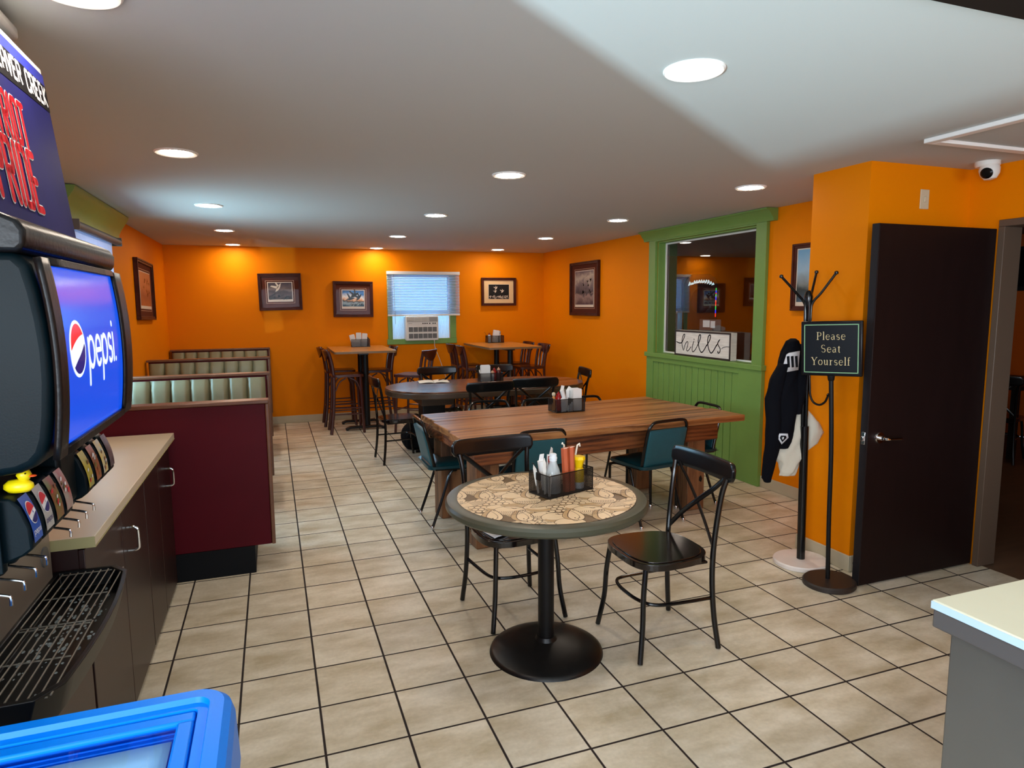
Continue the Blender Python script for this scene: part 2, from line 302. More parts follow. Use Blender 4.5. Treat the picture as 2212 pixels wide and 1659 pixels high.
# ------------------------------------------------------------------ mesh helpers
class MB:
    """collects shapes, then links them as ONE mesh object"""
    def __init__(s): s.bm = bmesh.new(); s.mi = 0
    def faces(s, fs):
        for f in fs: f.material_index = s.mi
    def box(s, a, b, rot=None, piv=None):
        vs = [s.bm.verts.new((x, y, z)) for z in (a[2], b[2]) for y in (a[1], b[1]) for x in (a[0], b[0])]
        fs = [s.bm.faces.new([vs[i] for i in q]) for q in ((0, 2, 3, 1), (4, 5, 7, 6), (0, 1, 5, 4), (2, 6, 7, 3), (0, 4, 6, 2), (1, 3, 7, 5))]
        s.faces(fs)
        if rot is not None:
            c = Vector(piv) if piv else (Vector(a) + Vector(b)) / 2
            bmesh.ops.rotate(s.bm, verts=vs, cent=c, matrix=Euler(rot).to_matrix())
        return s
    def prism(s, pts, d, axis=2, z0=0):
        """extrude a 2D outline along an axis; axis 2: (x,y)->z, axis 1: (x,z)->y, axis 0: (y,z)->x"""
        def P(p, h):
            return (p[0], p[1], h) if axis == 2 else ((p[0], h, p[1]) if axis == 1 else (h, p[0], p[1]))
        lo = [s.bm.verts.new(P(p, z0)) for p in pts]; hi = [s.bm.verts.new(P(p, z0 + d)) for p in pts]
        n = len(pts); fs = [s.bm.faces.new(lo[::-1]), s.bm.faces.new(hi)]
        for i in range(n): fs.append(s.bm.faces.new((lo[i], lo[(i + 1) % n], hi[(i + 1) % n], hi[i])))
        s.faces(fs); return s
    def tube(s, pts, r, n=10, closed=False, rs=None, flat=None, cap=True):
        pts = [Vector(p) for p in pts]; k = len(pts); rings = []; up = None
        for i, p in enumerate(pts):
            if closed: t = (pts[(i + 1) % k] - pts[i - 1]).normalized()
            else: t = (pts[min(i + 1, k - 1)] - pts[max(i - 1, 0)]).normalized()
            if up is None:
                up = Vector((0, 0, 1)) if abs(t.z) < .9 else Vector((0, 1, 0))
            u = (up - t * up.dot(t))
            if u.length < 1e-4: u = t.orthogonal()
            u.normalize(); v = t.cross(u); up = u
            rr = rs[i] if rs else r
            a, b = (rr, rr) if flat is None else (rr * flat[0], rr * flat[1])
            rings.append([s.bm.verts.new(p + u * math.cos(2 * PI * j / n) * a + v * math.sin(2 * PI * j / n) * b) for j in range(n)])
        fs = []
        for i in range(k if closed else k - 1):
            A, B = rings[i], rings[(i + 1) % k]
            for j in range(n): fs.append(s.bm.faces.new((A[j], A[(j + 1) % n], B[(j + 1) % n], B[j])))
        if not closed and cap: fs += [s.bm.faces.new(rings[0][::-1]), s.bm.faces.new(rings[-1])]
        s.faces(fs); return s
    def lathe(s, prof, n=32, c=(0, 0, 0), sx=1, sy=1):
        rings = []
        for r, z in prof:
            if r < 1e-5: rings.append([s.bm.verts.new((c[0], c[1], c[2] + z))])
            else: rings.append([s.bm.verts.new((c[0] + sx * r * math.cos(2 * PI * j / n), c[1] + sy * r * math.sin(2 * PI * j / n), c[2] + z)) for j in range(n)])
        fs = []
        for A, B in zip(rings, rings[1:]):
            for j in range(n):
                k = (j + 1) % n
                if len(A) == 1 and len(B) > 1: fs.append(s.bm.faces.new((A[0], B[k], B[j])))
                elif len(B) == 1 and len(A) > 1: fs.append(s.bm.faces.new((A[j], A[k], B[0])))
                elif len(A) > 1: fs.append(s.bm.faces.new((A[j], A[k], B[k], B[j])))
        if len(rings[0]) > 1: fs.append(s.bm.faces.new(rings[0][::-1]))
        if len(rings[-1]) > 1: fs.append(s.bm.faces.new(rings[-1]))
        s.faces(fs); return s
    def poly(s, pts):
        try: f = s.bm.faces.new([s.bm.verts.new(p) for p in pts]); s.faces([f])
        except ValueError: pass
        return s
    def sheet(s, fn, nu, nv, thick=0):
        g = [[s.bm.verts.new(fn(i / nu, j / nv)) for j in range(nv + 1)] for i in range(nu + 1)]
        s.faces([s.bm.faces.new((g[i][j], g[i + 1][j], g[i + 1][j + 1], g[i][j + 1])) for i in range(nu) for j in range(nv)])
        return s
    def m(s, i): s.mi = i; return s
    def build(s, name, mats, parent=None, bevel=0, smooth=35, solid=0, subsurf=0, loc=None, rot=None, seg=2, label=None, xf=None):
        bmesh.ops.recalc_face_normals(s.bm, faces=s.bm.faces)
        if xf is not None: bmesh.ops.transform(s.bm, matrix=xf, verts=s.bm.verts)
        me = bpy.data.meshes.new(name); s.bm.to_mesh(me); s.bm.free()
        for k in (mats if isinstance(mats, (list, tuple)) else [mats]): me.materials.append(MATS[k])
        if smooth:
            me.shade_smooth(); me.set_sharp_from_angle(angle=R(smooth))
        o = bpy.data.objects.new(name, me); COL.objects.link(o)
        if parent is not None: o.parent = parent
        if loc is not None: o.location = loc
        if rot is not None: o.rotation_euler = rot
        if solid:
            md = o.modifiers.new('solid', 'SOLIDIFY'); md.thickness = solid; md.offset = 0
        if bevel:
            md = o.modifiers.new('bevel', 'BEVEL'); md.width = bevel; md.segments = seg; md.limit_method = 'ANGLE'; md.angle_limit = R(40)
        if subsurf:
            md = o.modifiers.new('sub', 'SUBSURF'); md.levels = subsurf; md.render_levels = subsurf
        if label: o['label'] = label
        return o

def pane(name, a, b, m, parent):
    """a single sheet of glass: the thin axis of the box a-b is collapsed"""
    mb = MB(); d = [abs(b[i] - a[i]) for i in range(3)]; k = d.index(min(d)); c = (a[k] + b[k]) / 2
    o = [i for i in range(3) if i != k]; P = []
    for u, v in ((0, 0), (1, 0), (1, 1), (0, 1)):
        p = [0, 0, 0]; p[k] = c; p[o[0]] = (a, b)[u][o[0]]; p[o[1]] = (a, b)[v][o[1]]; P.append(tuple(p))
    return mb.poly(P).build(name, m, parent, smooth=0)
def arc(c, r, a0, a1, n, plane='xy', z=0):
    out = []
    for i in range(n + 1):
        a = R(a0 + (a1 - a0) * i / n); u, v = c[0] + r * math.cos(a), c[1] + r * math.sin(a)
        out.append((u, v, z) if plane == 'xy' else ((u, z, v) if plane == 'xz' else (z, u, v)))
    return out
def rrect(x0, y0, x1, y1, r, n=5):
    p = []
    for cx, cy, a in ((x1 - r, y1 - r, 0), (x0 + r, y1 - r, 90), (x0 + r, y0 + r, 180), (x1 - r, y0 + r, 270)):
        p += [(cx + r * math.cos(R(a + 90 * i / n)), cy + r * math.sin(R(a + 90 * i / n))) for i in range(n + 1)]
    return p
def cr(pts, k=6):
    """Catmull-Rom through points"""
    P = [Vector(p) for p in pts]; P = [2 * P[0] - P[1]] + P + [2 * P[-1] - P[-2]]; out = []
    for i in range(1, len(P) - 2):
        for j in range(k):
            t = j / k; a, b, c, d = P[i - 1:i + 3]
            out.append(.5 * ((2 * b) + (c - a) * t + (2 * a - 5 * b + 4 * c - d) * t * t + (3 * b - a - 3 * c + d) * t ** 3))
    out.append(P[-2]); return out

def thing(name, label, cat, loc=(0, 0, 0), rz=0, group=None):
    o = bpy.data.objects.new(name, None); COL.objects.link(o); o.empty_display_size = .1
    o.location = loc; o.rotation_euler = (0, 0, rz); o['label'] = label; o['category'] = cat
    if group: o['group'] = group
    return o
def tag(o, label, cat, group=None):
    o['label'] = label; o['category'] = cat
    if group: o['group'] = group
    return o
def struct(o): o['kind'] = 'structure'; return o
def dup(root, loc, rz, label, group=None):
    r = root.copy(); COL.objects.link(r); r.location = loc; r.rotation_euler = (0, 0, rz); r['label'] = label
    if group: r['group'] = group
    for ch in list(root.children):
        c = ch.copy(); COL.objects.link(c); c.parent = r
        for g in list(ch.children):
            d = g.copy(); COL.objects.link(d); d.parent = c
    return r

# ------------------------------------------------------------------ lettering from strokes
def A(cx, cy, rx_, ry, a0, a1, n=10): return [(cx + rx_ * math.cos(R(a0 + (a1 - a0) * i / n)), cy + ry * math.sin(R(a0 + (a1 - a0) * i / n))) for i in range(n + 1)]
ROUND = {  # monoline lower case, x-height 1
 'p': (1.05, [[(0, .95), (0, -.55)], A(.5, .5, .5, .5, 0, 360, 20)]),
 'e': (1.0, [[(0, .52), (.96, .52)] + A(.48, .5, .48, .5, 2, 315, 18)]),
 's': (.75, [A(.36, .74, .33, .25, 35, 270, 10) + A(.38, .25, .36, .26, 90, -145, 10)[1:]]),
 'i': (.28, [[(.1, 0), (.1, 1)], [(.1, 1.35), (.1, 1.42)]]),
 '.': (.2, [[(0, 0), (0, .03)]]),
}
BLOCK = {  # angular capitals in a 1 x 1.6 cell
 'B': (1, [[(0, 0), (0, 1.6), (.8, 1.6), (1, 1.4), (1, 1), (.8, .85), (0, .85)], [(.8, .85), (1, .65), (1, .2), (.8, 0), (0, 0)]]),
 'E': (.9, [[(.9, 1.6), (0, 1.6), (0, 0), (.9, 0)], [(0, .82), (.7, .82)]]),
 'A': (1, [[(0, 0), (0, 1.3), (.3, 1.6), (.7, 1.6), (1, 1.3), (1, 0)], [(0, .7), (1, .7)]]),
 'V': (1, [[(0, 1.6), (.5, 0), (1, 1.6)]]),
 'R': (1, [[(0, 0), (0, 1.6), (.8, 1.6), (1, 1.4), (1, 1), (.8, .8), (0, .8)], [(.5, .8), (1, 0)]]),
 'C': (1, [[(1, 1.15), (1, 1.4), (.8, 1.6), (.2, 1.6), (0, 1.4), (0, .2), (.2, 0), (.8, 0), (1, .2), (1, .45)]]),
 'K': (1, [[(0, 0), (0, 1.6)], [(1, 1.6), (.1, .8), (1, 0)]]),
 'P': (1, [[(0, 0), (0, 1.6), (.8, 1.6), (1, 1.4), (1, 1), (.8, .8), (0, .8)]]),
 'T': (1, [[(0, 1.6), (1, 1.6)], [(.5, 1.6), (.5, 0)]]),
 'I': (.15, [[(.07, 0), (.07, 1.6)]]),
 'O': (1, [[(.2, 0), (0, .2), (0, 1.4), (.2, 1.6), (.8, 1.6), (1, 1.4), (1, .2), (.8, 0), (.2, 0)]]),
 'D': (1, [[(0, 0), (0, 1.6), (.75, 1.6), (1, 1.35), (1, .25), (.75, 0), (0, 0)]]),
 ' ': (.5, []),
}
def _sf(x, y, w=.28): return [(x - w / 2, y), (x + w / 2, y)]
SERIF = {  # (advance, thick strokes, thin strokes) in units of cap height 1.5
 'P': (.95, [[(.2, 0), (.2, 1.5)], A(.5, 1.1, .34, .38, -60, 60, 8)], [[(.0, 1.5), (.55, 1.48)], [(.2, .72), (.6, .74)], _sf(.2, 0, .42)]),
 'l': (.36, [[(.17, 0), (.17, 1.6)]], [_sf(.17, 0, .34), [(.02, 1.58), (.17, 1.6)]]),
 'e': (.8, [A(.4, .5, .34, .5, 120, 300, 12)], [A(.4, .5, .34, .5, 5, 120, 8), [(.08, .55), (.74, .55)], A(.4, .5, .34, .5, 300, 325, 3)]),
 'a': (.78, [[(.56, .1), (.56, .75)], A(.3, .28, .24, .26, 110, 290, 10)], [A(.32, .72, .24, .28, 0, 150, 8), [(.56, .58), (.28, .54)], [(.3, .02), (.56, .2)], [(.56, .04), (.72, .04)]]),
 's': (.66, [A(.3, .74, .23, .24, 100, 260, 8) + A(.32, .26, .25, .26, 80, -80, 8)[1:]], [A(.3, .74, .23, .24, 20, 100, 5), A(.32, .26, .25, .26, -80, -160, 5)]),
 'S': (.92, [A(.42, 1.12, .32, .37, 120, 270, 9) + A(.44, .38, .34, .38, 90, -60, 9)[1:]], [A(.42, 1.12, .32, .37, 25, 120, 5), A(.44, .38, .34, .38, -60, -160, 6)]),
 't': (.52, [[(.22, .15), (.22, 1.25)], A(.38, .18, .16, .17, 180, 280, 5)], [[(.0, 1.0), (.44, 1.0)]]),
 'Y': (1.1, [[(.1, 1.5), (.52, .7), (.52, 0)]], [[(.98, 1.5), (.52, .7)], _sf(.1, 1.5, .4), _sf(.98, 1.5, .32), _sf(.52, 0, .42)]),
 'o': (.84, [A(.4, .5, .36, .5, 110, 250, 9), A(.4, .5, .36, .5, -70, 70, 9)], [A(.4, .5, .36, .5, 70, 110, 3), A(.4, .5, .36, .5, 250, 290, 3)]),
 'u': (.88, [[(.16, .98), (.16, .3)], [(.64, 0), (.64, .98)], A(.33, .28, .17, .26, 180, 270, 5)], [[(.33, .02), (.64, .2)], _sf(.08, .98, .2), _sf(.58, .98, .2), [(.64, .02), (.8, .02)]]),
 'r': (.66, [[(.18, 0), (.18, .95)]], [_sf(.18, 0, .38), [(.18, .6), (.36, .92), (.56, .9)], _sf(.1, .97, .2)]),
 'f': (.54, [[(.2, 0), (.2, 1.25)], A(.37, 1.27, .17, .3, 180, 110, 4)], [[(.0, 1.0), (.44, 1.0)], _sf(.2, 0, .38), A(.37, 1.27, .17, .3, 110, 40, 4)]),
}
def ribbon(out, pts, w, joints=True, n=8):
    """turns a polyline into small flat polygons (list of 2D outlines)"""
    for (x0, y0), (x1, y1) in zip(pts, pts[1:]):
        L = math.hypot(x1 - x0, y1 - y0)
        if L < 1e-6: continue
        nx, ny = -(y1 - y0) / L * w / 2, (x1 - x0) / L * w / 2
        k = max(1, int(L / .02))
        for i in range(k):
            a, c = i / k, (i + 1) / k; xa, ya, xb, yb = x0 + (x1 - x0) * a, y0 + (y1 - y0) * a, x0 + (x1 - x0) * c, y0 + (y1 - y0) * c
            out.append([(xa + nx, ya + ny), (xa - nx, ya - ny), (xb - nx, yb - ny), (xb + nx, yb + ny)])
    js = pts if joints is True else (pts[1:-1] if joints == 'inner' else [])
    for x, y in js: out.append([(x + w / 2 * math.cos(2 * PI * i / n), y + w / 2 * math.sin(2 * PI * i / n)) for i in range(n)])
def text_polys(txt, font, size, w, gap=.25, x=0, y=0, align='l', xs=1.0, thin=None, joints=True):
    adv = []; pos = 0
    for ch in txt:
        g = font.get(ch)
        if g is None: pos += .5; continue
        adv.append((ch, pos)); pos += g[0] + gap
    W = (pos - gap) * size * xs; ox = x - (W if align == 'r' else W / 2 if align == 'c' else 0)
    out = []
    for ch, p in adv:
        g = font[ch]
        for k, grp in enumerate(g[1:]):
            ww = w if k == 0 else (thin or w)
            for st in grp: ribbon(out, [(ox + (a + p) * size * xs, y + b * size) for a, b in st], ww, joints)
    return out
def put(mb, polys, fn):
    for p in polys: mb.poly([fn(*q) for q in p])
    return mb

# ================================================================== THE SETTING
YF = -7.2; XR2 = 8.6
def wall_x(name, x0, x1, y0, y1, z1, holes, m):
    """wall lying in y-z with rectangular openings (y0,y1,z0,z1)"""
    b = MB(); ys = sorted(set([y0, y1] + [h[0] for h in holes] + [h[1] for h in holes]))
    for a, c in zip(ys, ys[1:]):
        zs = [(0, z1)]
        for h in holes:
            if h[0] <= a and c <= h[1]:
                zs = [(0, h[2])] * (h[2] > 0) + [(h[3], z1)]
        for p, q in zs: b.box((x0, a, p), (x1, c, q))
    bmesh.ops.remove_doubles(b.bm, verts=b.bm.verts, dist=1e-5)
    return struct(b.build(name, m))
def wall_y(name, y0, y1, x0, x1, z1, holes, m):
    b = MB(); xs = sorted(set([x0, x1] + [h[0] for h in holes] + [h[1] for h in holes]))
    for a, c in zip(xs, xs[1:]):
        zs = [(0, z1)]
        for h in holes:
            if h[0] <= a and c <= h[1]: zs = [(0, h[2])] * (h[2] > 0) + [(h[3], z1)]
        for p, q in zs: b.box((a, y0, p), (c, y1, q))
    bmesh.ops.remove_doubles(b.bm, verts=b.bm.verts, dist=1e-5)
    return struct(b.build(name, m))
struct(MB().box((-1.19, YF - .1, -.05), (4.23, 5.52, 0)).build('floor', 'floor' if 'floor' in MATS else 'base_tile'))
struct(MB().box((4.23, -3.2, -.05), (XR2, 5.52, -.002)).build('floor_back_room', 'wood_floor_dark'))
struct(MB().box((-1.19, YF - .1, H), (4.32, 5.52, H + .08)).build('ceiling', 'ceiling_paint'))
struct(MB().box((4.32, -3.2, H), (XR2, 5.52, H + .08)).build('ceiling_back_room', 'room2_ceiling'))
wall_x('wall_left', -1.19, -1.07, YF - .1, 5.52, H, [(1.12, 2.24, .86, 2.14), (-6.4, -3.78, 1.0, 2.12)], 'orange_paint')  # nearer opening added out of view to shape light on the ceiling
wall_x('wall_right', 4.2, 4.32, YF - .1, 5.52, H, [(.58, 2.17, 1.075, 2.285), (-2.42, -1.47, 0, 2.055)], 'orange_paint')
wall_y('wall_back', 5.40, 5.52, -1.07, 4.2, H, [(1.83, 2.69, 1.125, 2.05)], 'orange_paint')
wall_y('wall_front', YF - .1, YF, -1.07, 4.2, H, [(-.1, 3.3, .8, 2.2)], 'orange_paint')
struct(MB().box((3.40, -1.25, 0), (4.2, -.83, H)).build('wall_pier', 'orange_paint'))
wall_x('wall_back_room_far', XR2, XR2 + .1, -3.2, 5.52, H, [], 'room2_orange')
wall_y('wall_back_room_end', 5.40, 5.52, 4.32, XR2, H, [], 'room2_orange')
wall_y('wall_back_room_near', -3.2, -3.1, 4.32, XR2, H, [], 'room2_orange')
struct(MB().box((1.2, -2.97, 2.394), (4.2, -2.80, H)).build('trim_ceiling_beam', 'soffit_dark'))
def base(name, a, b): struct(MB().box(a, b).build(name, 'base_tile', bevel=.004))
base('baseboard_back', (-1.07, 5.388, 0), (4.2, 5.40, .10))
base('baseboard_right', (4.188, 2.33, 0), (4.2, 5.388, .10))
base('baseboard_right_middle', (4.188, -.83, 0), (4.2, .44, .10))
base('baseboard_pier_side', (3.388, -1.262, 0), (3.40, -.83, .10))
base('baseboard_pier_front', (3.40, -1.262, 0), (4.2, -1.25, .10))
base('baseboard_left', (-1.07, -7.2, 0), (-1.058, 5.388, .10))
# attic hatch trim on the ceiling
hb = MB()
hb.box((3.225, -3.4, H - .022), (3.275, -1.70, H)); hb.box((3.275, -1.75, H - .022), (4.15, -1.70, H)); hb.box((4.10, -3.4, H - .022), (4.15, -1.75, H))
struct(hb.build('trim_hatch', 'trim_white', bevel=.003))
struct(MB().box((3.275, -3.4, H - .006), (4.10, -1.75, H)).build('ceiling_hatch', 'ceiling_paint'))

# ---- back window: green casing, sash, glass
wd = bpy.data.objects.new('window_1', None); COL.objects.link(wd); struct(wd)
b = MB()
b.box((1.750, 5.375, 1.052), (2.785, 5.40, 1.13)); b.box((1.765, 5.375, 2.05), (2.785, 5.40, 2.09))
b.box((1.765, 5.375, 1.13), (1.832, 5.40, 2.05)); b.box((2.69, 5.375, 1.13), (2.78, 5.40, 2.05)); b.build('window_casing', 'green_paint', wd, bevel=.004)
b = MB(); b.box((1.83, 5.44, 1.50), (2.69, 5.48, 1.54)); b.box((1.83, 5.44, 1.54), (1.86, 5.48, 2.05)); b.box((2.66, 5.44, 1.54), (2.69, 5.48, 2.05)); b.box((1.86, 5.44, 2.02), (2.66, 5.48, 2.05)); b.build('sash', 'white_paint', wd)
pane('window_pane', (1.86, 5.458, 1.54), (2.66, 5.462, 2.02), 'window_glass', wd)
b = MB()
for x0, x1 in ((1.83, 2.01), (2.49, 2.69)):
    n = 12
    for i in range(n):
        xa = x0 + (x1 - x0) * i / n; xb = x0 + (x1 - x0) * (i + 1) / n; xm = (xa + xb) / 2
        b.poly([(xa, 5.44, 1.13), (xm, 5.428, 1.13), (xm, 5.428, 1.50), (xa, 5.44, 1.50)]); b.poly([(xm, 5.428, 1.13), (xb, 5.44, 1.13), (xb, 5.44, 1.50), (xm, 5.428, 1.50)])
b.build('side_panel', 'accordion', wd, smooth=0)

# ---- left window: casing, crown, glass
wd = bpy.data.objects.new('window_2', None); COL.objects.link(wd); struct(wd)
b = MB()
b.box((-1.07, 1.02, .76), (-1.045, 1.12, 2.2)); b.box((-1.07, 2.24, .76), (-1.045, 2.34, 2.2)); b.box((-1.07, 1.0, .80), (-1.02, 2.36, .86)); b.box((-1.07, 1.12, 2.14), (-1.045, 2.24, 2.2))
b.build('window_casing', 'green_paint', wd, bevel=.004)
cp = [(-1.07, 2.20), (-1.035, 2.20), (-1.03, 2.25), (-1.01, 2.29), (-.975, 2.345), (-.955, 2.375), (-.95, 2.40), (-1.07, 2.40)]
MB().prism(cp, 1.70, 1, .90).build('window_crown', 'green_paint', wd)
pane('window_pane', (-1.14, 1.12, .86), (-1.135, 2.24, 2.14), 'window_glass', wd)
wd3 = bpy.data.objects.new('added_light_window', None); COL.objects.link(wd3); struct(wd3)  # unseen window added; jamb and sill placed to shape the ceiling light
b = MB(); b.box((-1.07, -6.5, .94), (-1.05, -6.4, 2.2)); b.box((-1.07, -6.4, 2.12), (-1.05, -3.78, 2.2)); b.box((-1.07, -6.4, .94), (-1.05, -3.78, 1.0)); b.box((-1.07, -3.78, .94), (-1.05, -3.70, 2.2)); b.build('window_casing', 'green_paint', wd3)
wd4 = bpy.data.objects.new('window_4', None); COL.objects.link(wd4); struct(wd4)
b = MB(); b.box((-.1, -7.25, .8), (3.3, -7.2, .86)); b.box((-.1, -7.25, 2.14), (3.3, -7.2, 2.2)); b.box((1.57, -7.25, .86), (1.63, -7.2, 2.14)); b.build('window_casing', 'green_paint', wd4)

# ---- interior window in the right wall with wainscot and crown
wd = bpy.data.objects.new('window_5', None); COL.objects.link(wd); struct(wd)
b = MB()
b.box((4.165, 2.17, 1.075), (4.2, 2.30, 2.33)); b.box((4.165, .45, 1.075), (4.2, .58, 2.33)); b.box((4.165, .58, 2.285), (4.2, 2.17, 2.33))
b.box((4.2, 2.155, 1.075), (4.30, 2.17, 2.285)); b.box((4.2, .58, 1.075), (4.30, .595, 2.285)); b.box((4.2, .595, 2.27), (4.30, 2.155, 2.285))
b.build('window_casing', 'green_paint', wd, bevel=.003)
cp = [(4.2, 2.30), (4.155, 2.30), (4.15, 2.325), (4.13, 2.345), (4.11, 2.375), (4.08, 2.39), (4.08, 2.402), (4.2, 2.402)]
MB().prism(cp, 2.03, 1, .36).build('window_crown', 'green_paint', wd)
MB().box((4.145, .43, 1.03), (4.30, 2.33, 1.078)).build('window_ledge', 'green_paint', wd, bevel=.005)
b = MB(); b.box((4.286, .595, 1.078), (4.302, 2.155, 1.092)); b.box((4.286, 2.14, 1.092), (4.302, 2.155, 2.27)); b.box((4.286, .595, 2.255), (4.302, 2.14, 2.27)); b.build('glazing_strip', 'white_paint', wd)
pane('window_pane', (4.303, .595, 1.078), (4.309, 2.155, 2.27), 'pane', wd)
wn_ = bpy.data.objects.new('trim_wainscot', None); COL.objects.link(wn_); struct(wn_)
b = MB(); b.box((4.165, 2.18, 0), (4.2, 2.31, 1.03)); b.box((4.160, .44, 0), (4.2, .74, 1.03)); b.box((4.160, .74, .93 + .05), (4.2, 2.18, 1.03)); b.box((4.165, .74, 0), (4.2, 2.18, .10)); b.build('wainscot_rail', 'green_paint', wn_, bevel=.003)
b = MB(); n = 14
for i in range(n):
    ya = .74 + (2.18 - .74) * i / n; yb = .74 + (2.18 - .74) * (i + 1) / n
    b.box((4.172, ya + .0042, .10), (4.196, yb - .0042, .98))
b.build('beadboard', 'green_paint', wn_, bevel=.003)
MB().box((4.19, .74, .10), (4.199, 2.18, .98)).build('groove_backing', 'green_dark', wn_)

# ---- doorway and open door
dj = bpy.data.objects.new('door_frame', None); COL.objects.link(dj); dj.name = 'trim_doorway'; struct(dj)
b = MB(); b.box((4.185, -1.482, 0), (4.335, -1.445, 2.045)); b.box((4.185, -2.45, 0), (4.335, -2.408, 2.045)); b.box((4.185, -2.45, 2.045), (4.335, -1.445, 2.085)); b.build('door_casing', 'frame_brown', dj, bevel=.003)
dd = bpy.data.objects.new('door_1', None); COL.objects.link(dd); struct(dd); dd.location = (4.18, -1.42, 0); dd.rotation_euler = (0, 0, R(.4))
MB().box((-.915, -.022, .012), (0, .022, 2.035)).build('door_leaf', ['door_brown'], dd, bevel=.003)
MB().box((-.921, -.0215, .012), (-.915, .0215, 2.035)).build('door_edge', ['door_edge'], dd)
b = MB(); b.lathe([(0, -.034), (.030, -.032), (.034, -.024), (.034, -.022)], 20); b.lathe([(0.012, -.06), (.012, -.03)], 12)
b2 = b.build('door_handle', 'chrome', dd, xf=Matrix.Translation((-.83, 0, .865)) @ Matrix.Rotation(R(90), 4, 'X') @ Matrix.Scale(-1, 4, (0, 0, 1)))
b = MB(); b.tube(cr([(-.83, -.045, .865), (-.83, -.068, .865), (-.80, -.074, .864), (-.72, -.072, .86)]), .0085, 10); b.build('door_lever', 'chrome', dd)
b = MB(); b.box((-.925, -.012, .83), (-.921, .012, .90)); b.box((-.934, -.008, .85), (-.921, .008, .875)); b.build('door_latch', 'chrome', dd, bevel=.002)
b = MB()
for z in (.25, 1.0, 1.8): b.tube([(.004, .026, z - .045), (.004, .026, z + .045)], .007, 8)
b.build('hinge', 'steel', dd)
t = MB().tube([(3.43, -1.262, .055), (3.43, -1.31, .045)], .005, 8, rs=[.013, .005]).tube([(3.43, -1.31, .045), (3.43, -1.36, .04)], .01, 8, rs=[.004, .013])
tag(t.build('door_stop', 'black_matte'), 'small black door stop sticking out of the pale baseboard behind the open door', 'door stop')

# ---- recessed ceiling lights
def ceiling_light(x, y, label):
    t = thing('ceiling_light', label, 'ceiling light', (x, y, H), 0, 'round recessed ceiling lights')
    t_r = bpy.data.objects.get('light_trim_src')
    b = MB(); b.lathe([(.104, 0), (.104, -.004), (.098, -.009), (.080, -.006), (.078, 0)], 40); b.build('light_trim', 'trim_white', t)
    b = MB(); b.lathe([(0, -.010), (.050, -.0095), (.074, -.006), (.079, -.002)], 40); b.build('light_lens', 'lamp_white', t)
    return t
CL = [(1.585, -2.14, 'largest and nearest round recessed ceiling light, high right of centre'),
      (-.225, -2.12, 'round ceiling light nearest above the blue soda machine, at the top edge'),
      (-.225, -.26, 'round ceiling light above the burgundy booth back, nearest of the left row'),
      (-.225, 1.63, 'round ceiling light in front of the left window crown, second of the left row'),
      (-.225, 3.44, 'round ceiling light over the middle booths, third of the left row'),
      (-.225, 5.11, 'round ceiling light closest to the back wall above the booths'),
      (1.60, -.24, 'round ceiling light in the middle row just above the wooden plank table'),
      (1.60, 1.66, 'round ceiling light in the middle row over the oval table, second from the wooden table'),
      (1.60, 3.52, 'round ceiling light in the middle row, one before the back wall'),
      (1.60, 5.15, 'round ceiling light touching the back wall between the two brown pictures and the window'),
      (3.325, -.345, 'round ceiling light nearest the green window crown on the right'),
      (3.325, 1.495, 'round ceiling light left of the green window crown'),
      (3.325, 3.25, 'round ceiling light above the vertical framed print on the right wall'),
      (3.30, 4.95, 'round ceiling light above the cream matted picture at the back wall'),
      (-.225, -4.3, 'round ceiling light behind the viewer over the left aisle'),
      (1.60, -4.4, 'round ceiling light behind the viewer over the middle aisle'),
      (3.3, -4.4, 'round ceiling light behind the viewer over the right aisle')]
for a in CL: ceiling_light(*a)
t = thing('ceiling_light', 'dim round light added out of view to brighten the dark room beyond the doorway', 'ceiling light', (6.6, .2, H), 0, 'round recessed ceiling lights')  # unseen lamp added to lift the back room's brightness
MB().lathe([(.104, 0), (.104, -.004), (.098, -.009), (.080, -.006), (.078, 0)], 32).build('light_trim', 'trim_white', t)
mat_emit('fill_lamp_dim', (255, 200, 150), 26)
MB().lathe([(0, -.010), (.050, -.0095), (.074, -.006), (.079, -.002)], 32).build('light_lens', 'fill_lamp_dim', t)

# ---- security camera, switch plate
t = thing('security_camera', 'white dome security camera with a black lens at the ceiling corner', 'security camera', (4.06, -1.44, H), R(35))
b = MB(); b.lathe([(.062, 0), (.062, -.022), (.055, -.03), (0, -.03)], 28); b.build('camera_base', 'white_plastic', t)
b = MB(); b.lathe([(0, -.052), (.03, -.045), (.047, -.02), (.052, .01), (.044, .035), (.02, .05), (0, .052)], 28); b.build('camera_dome', 'white_plastic', t, loc=(-.012, -.012, -.055), rot=(R(-8), R(0), 0))
b = MB(); b.lathe([(0, .055), (.022, .053), (.031, .045), (.031, .03)], 24); b.build('camera_lens', 'gloss_black', t, loc=(-.012, -.012, -.055), rot=(R(0), R(-112), R(-20)))
t = thing('wall_switch_plate', 'beige wall switch plate high on the orange wall above the brown door', 'switch plate', (3.822, -1.25, 2.213))
MB().box((-.035, -.006, -.056), (.035, 0, .056)).build('plate', 'cream_plate', t, bevel=.003)
MB().box((-.008, -.012, -.016), (.008, -.006, .016)).build('switch_lever', 'cream_plate', t, bevel=.002)

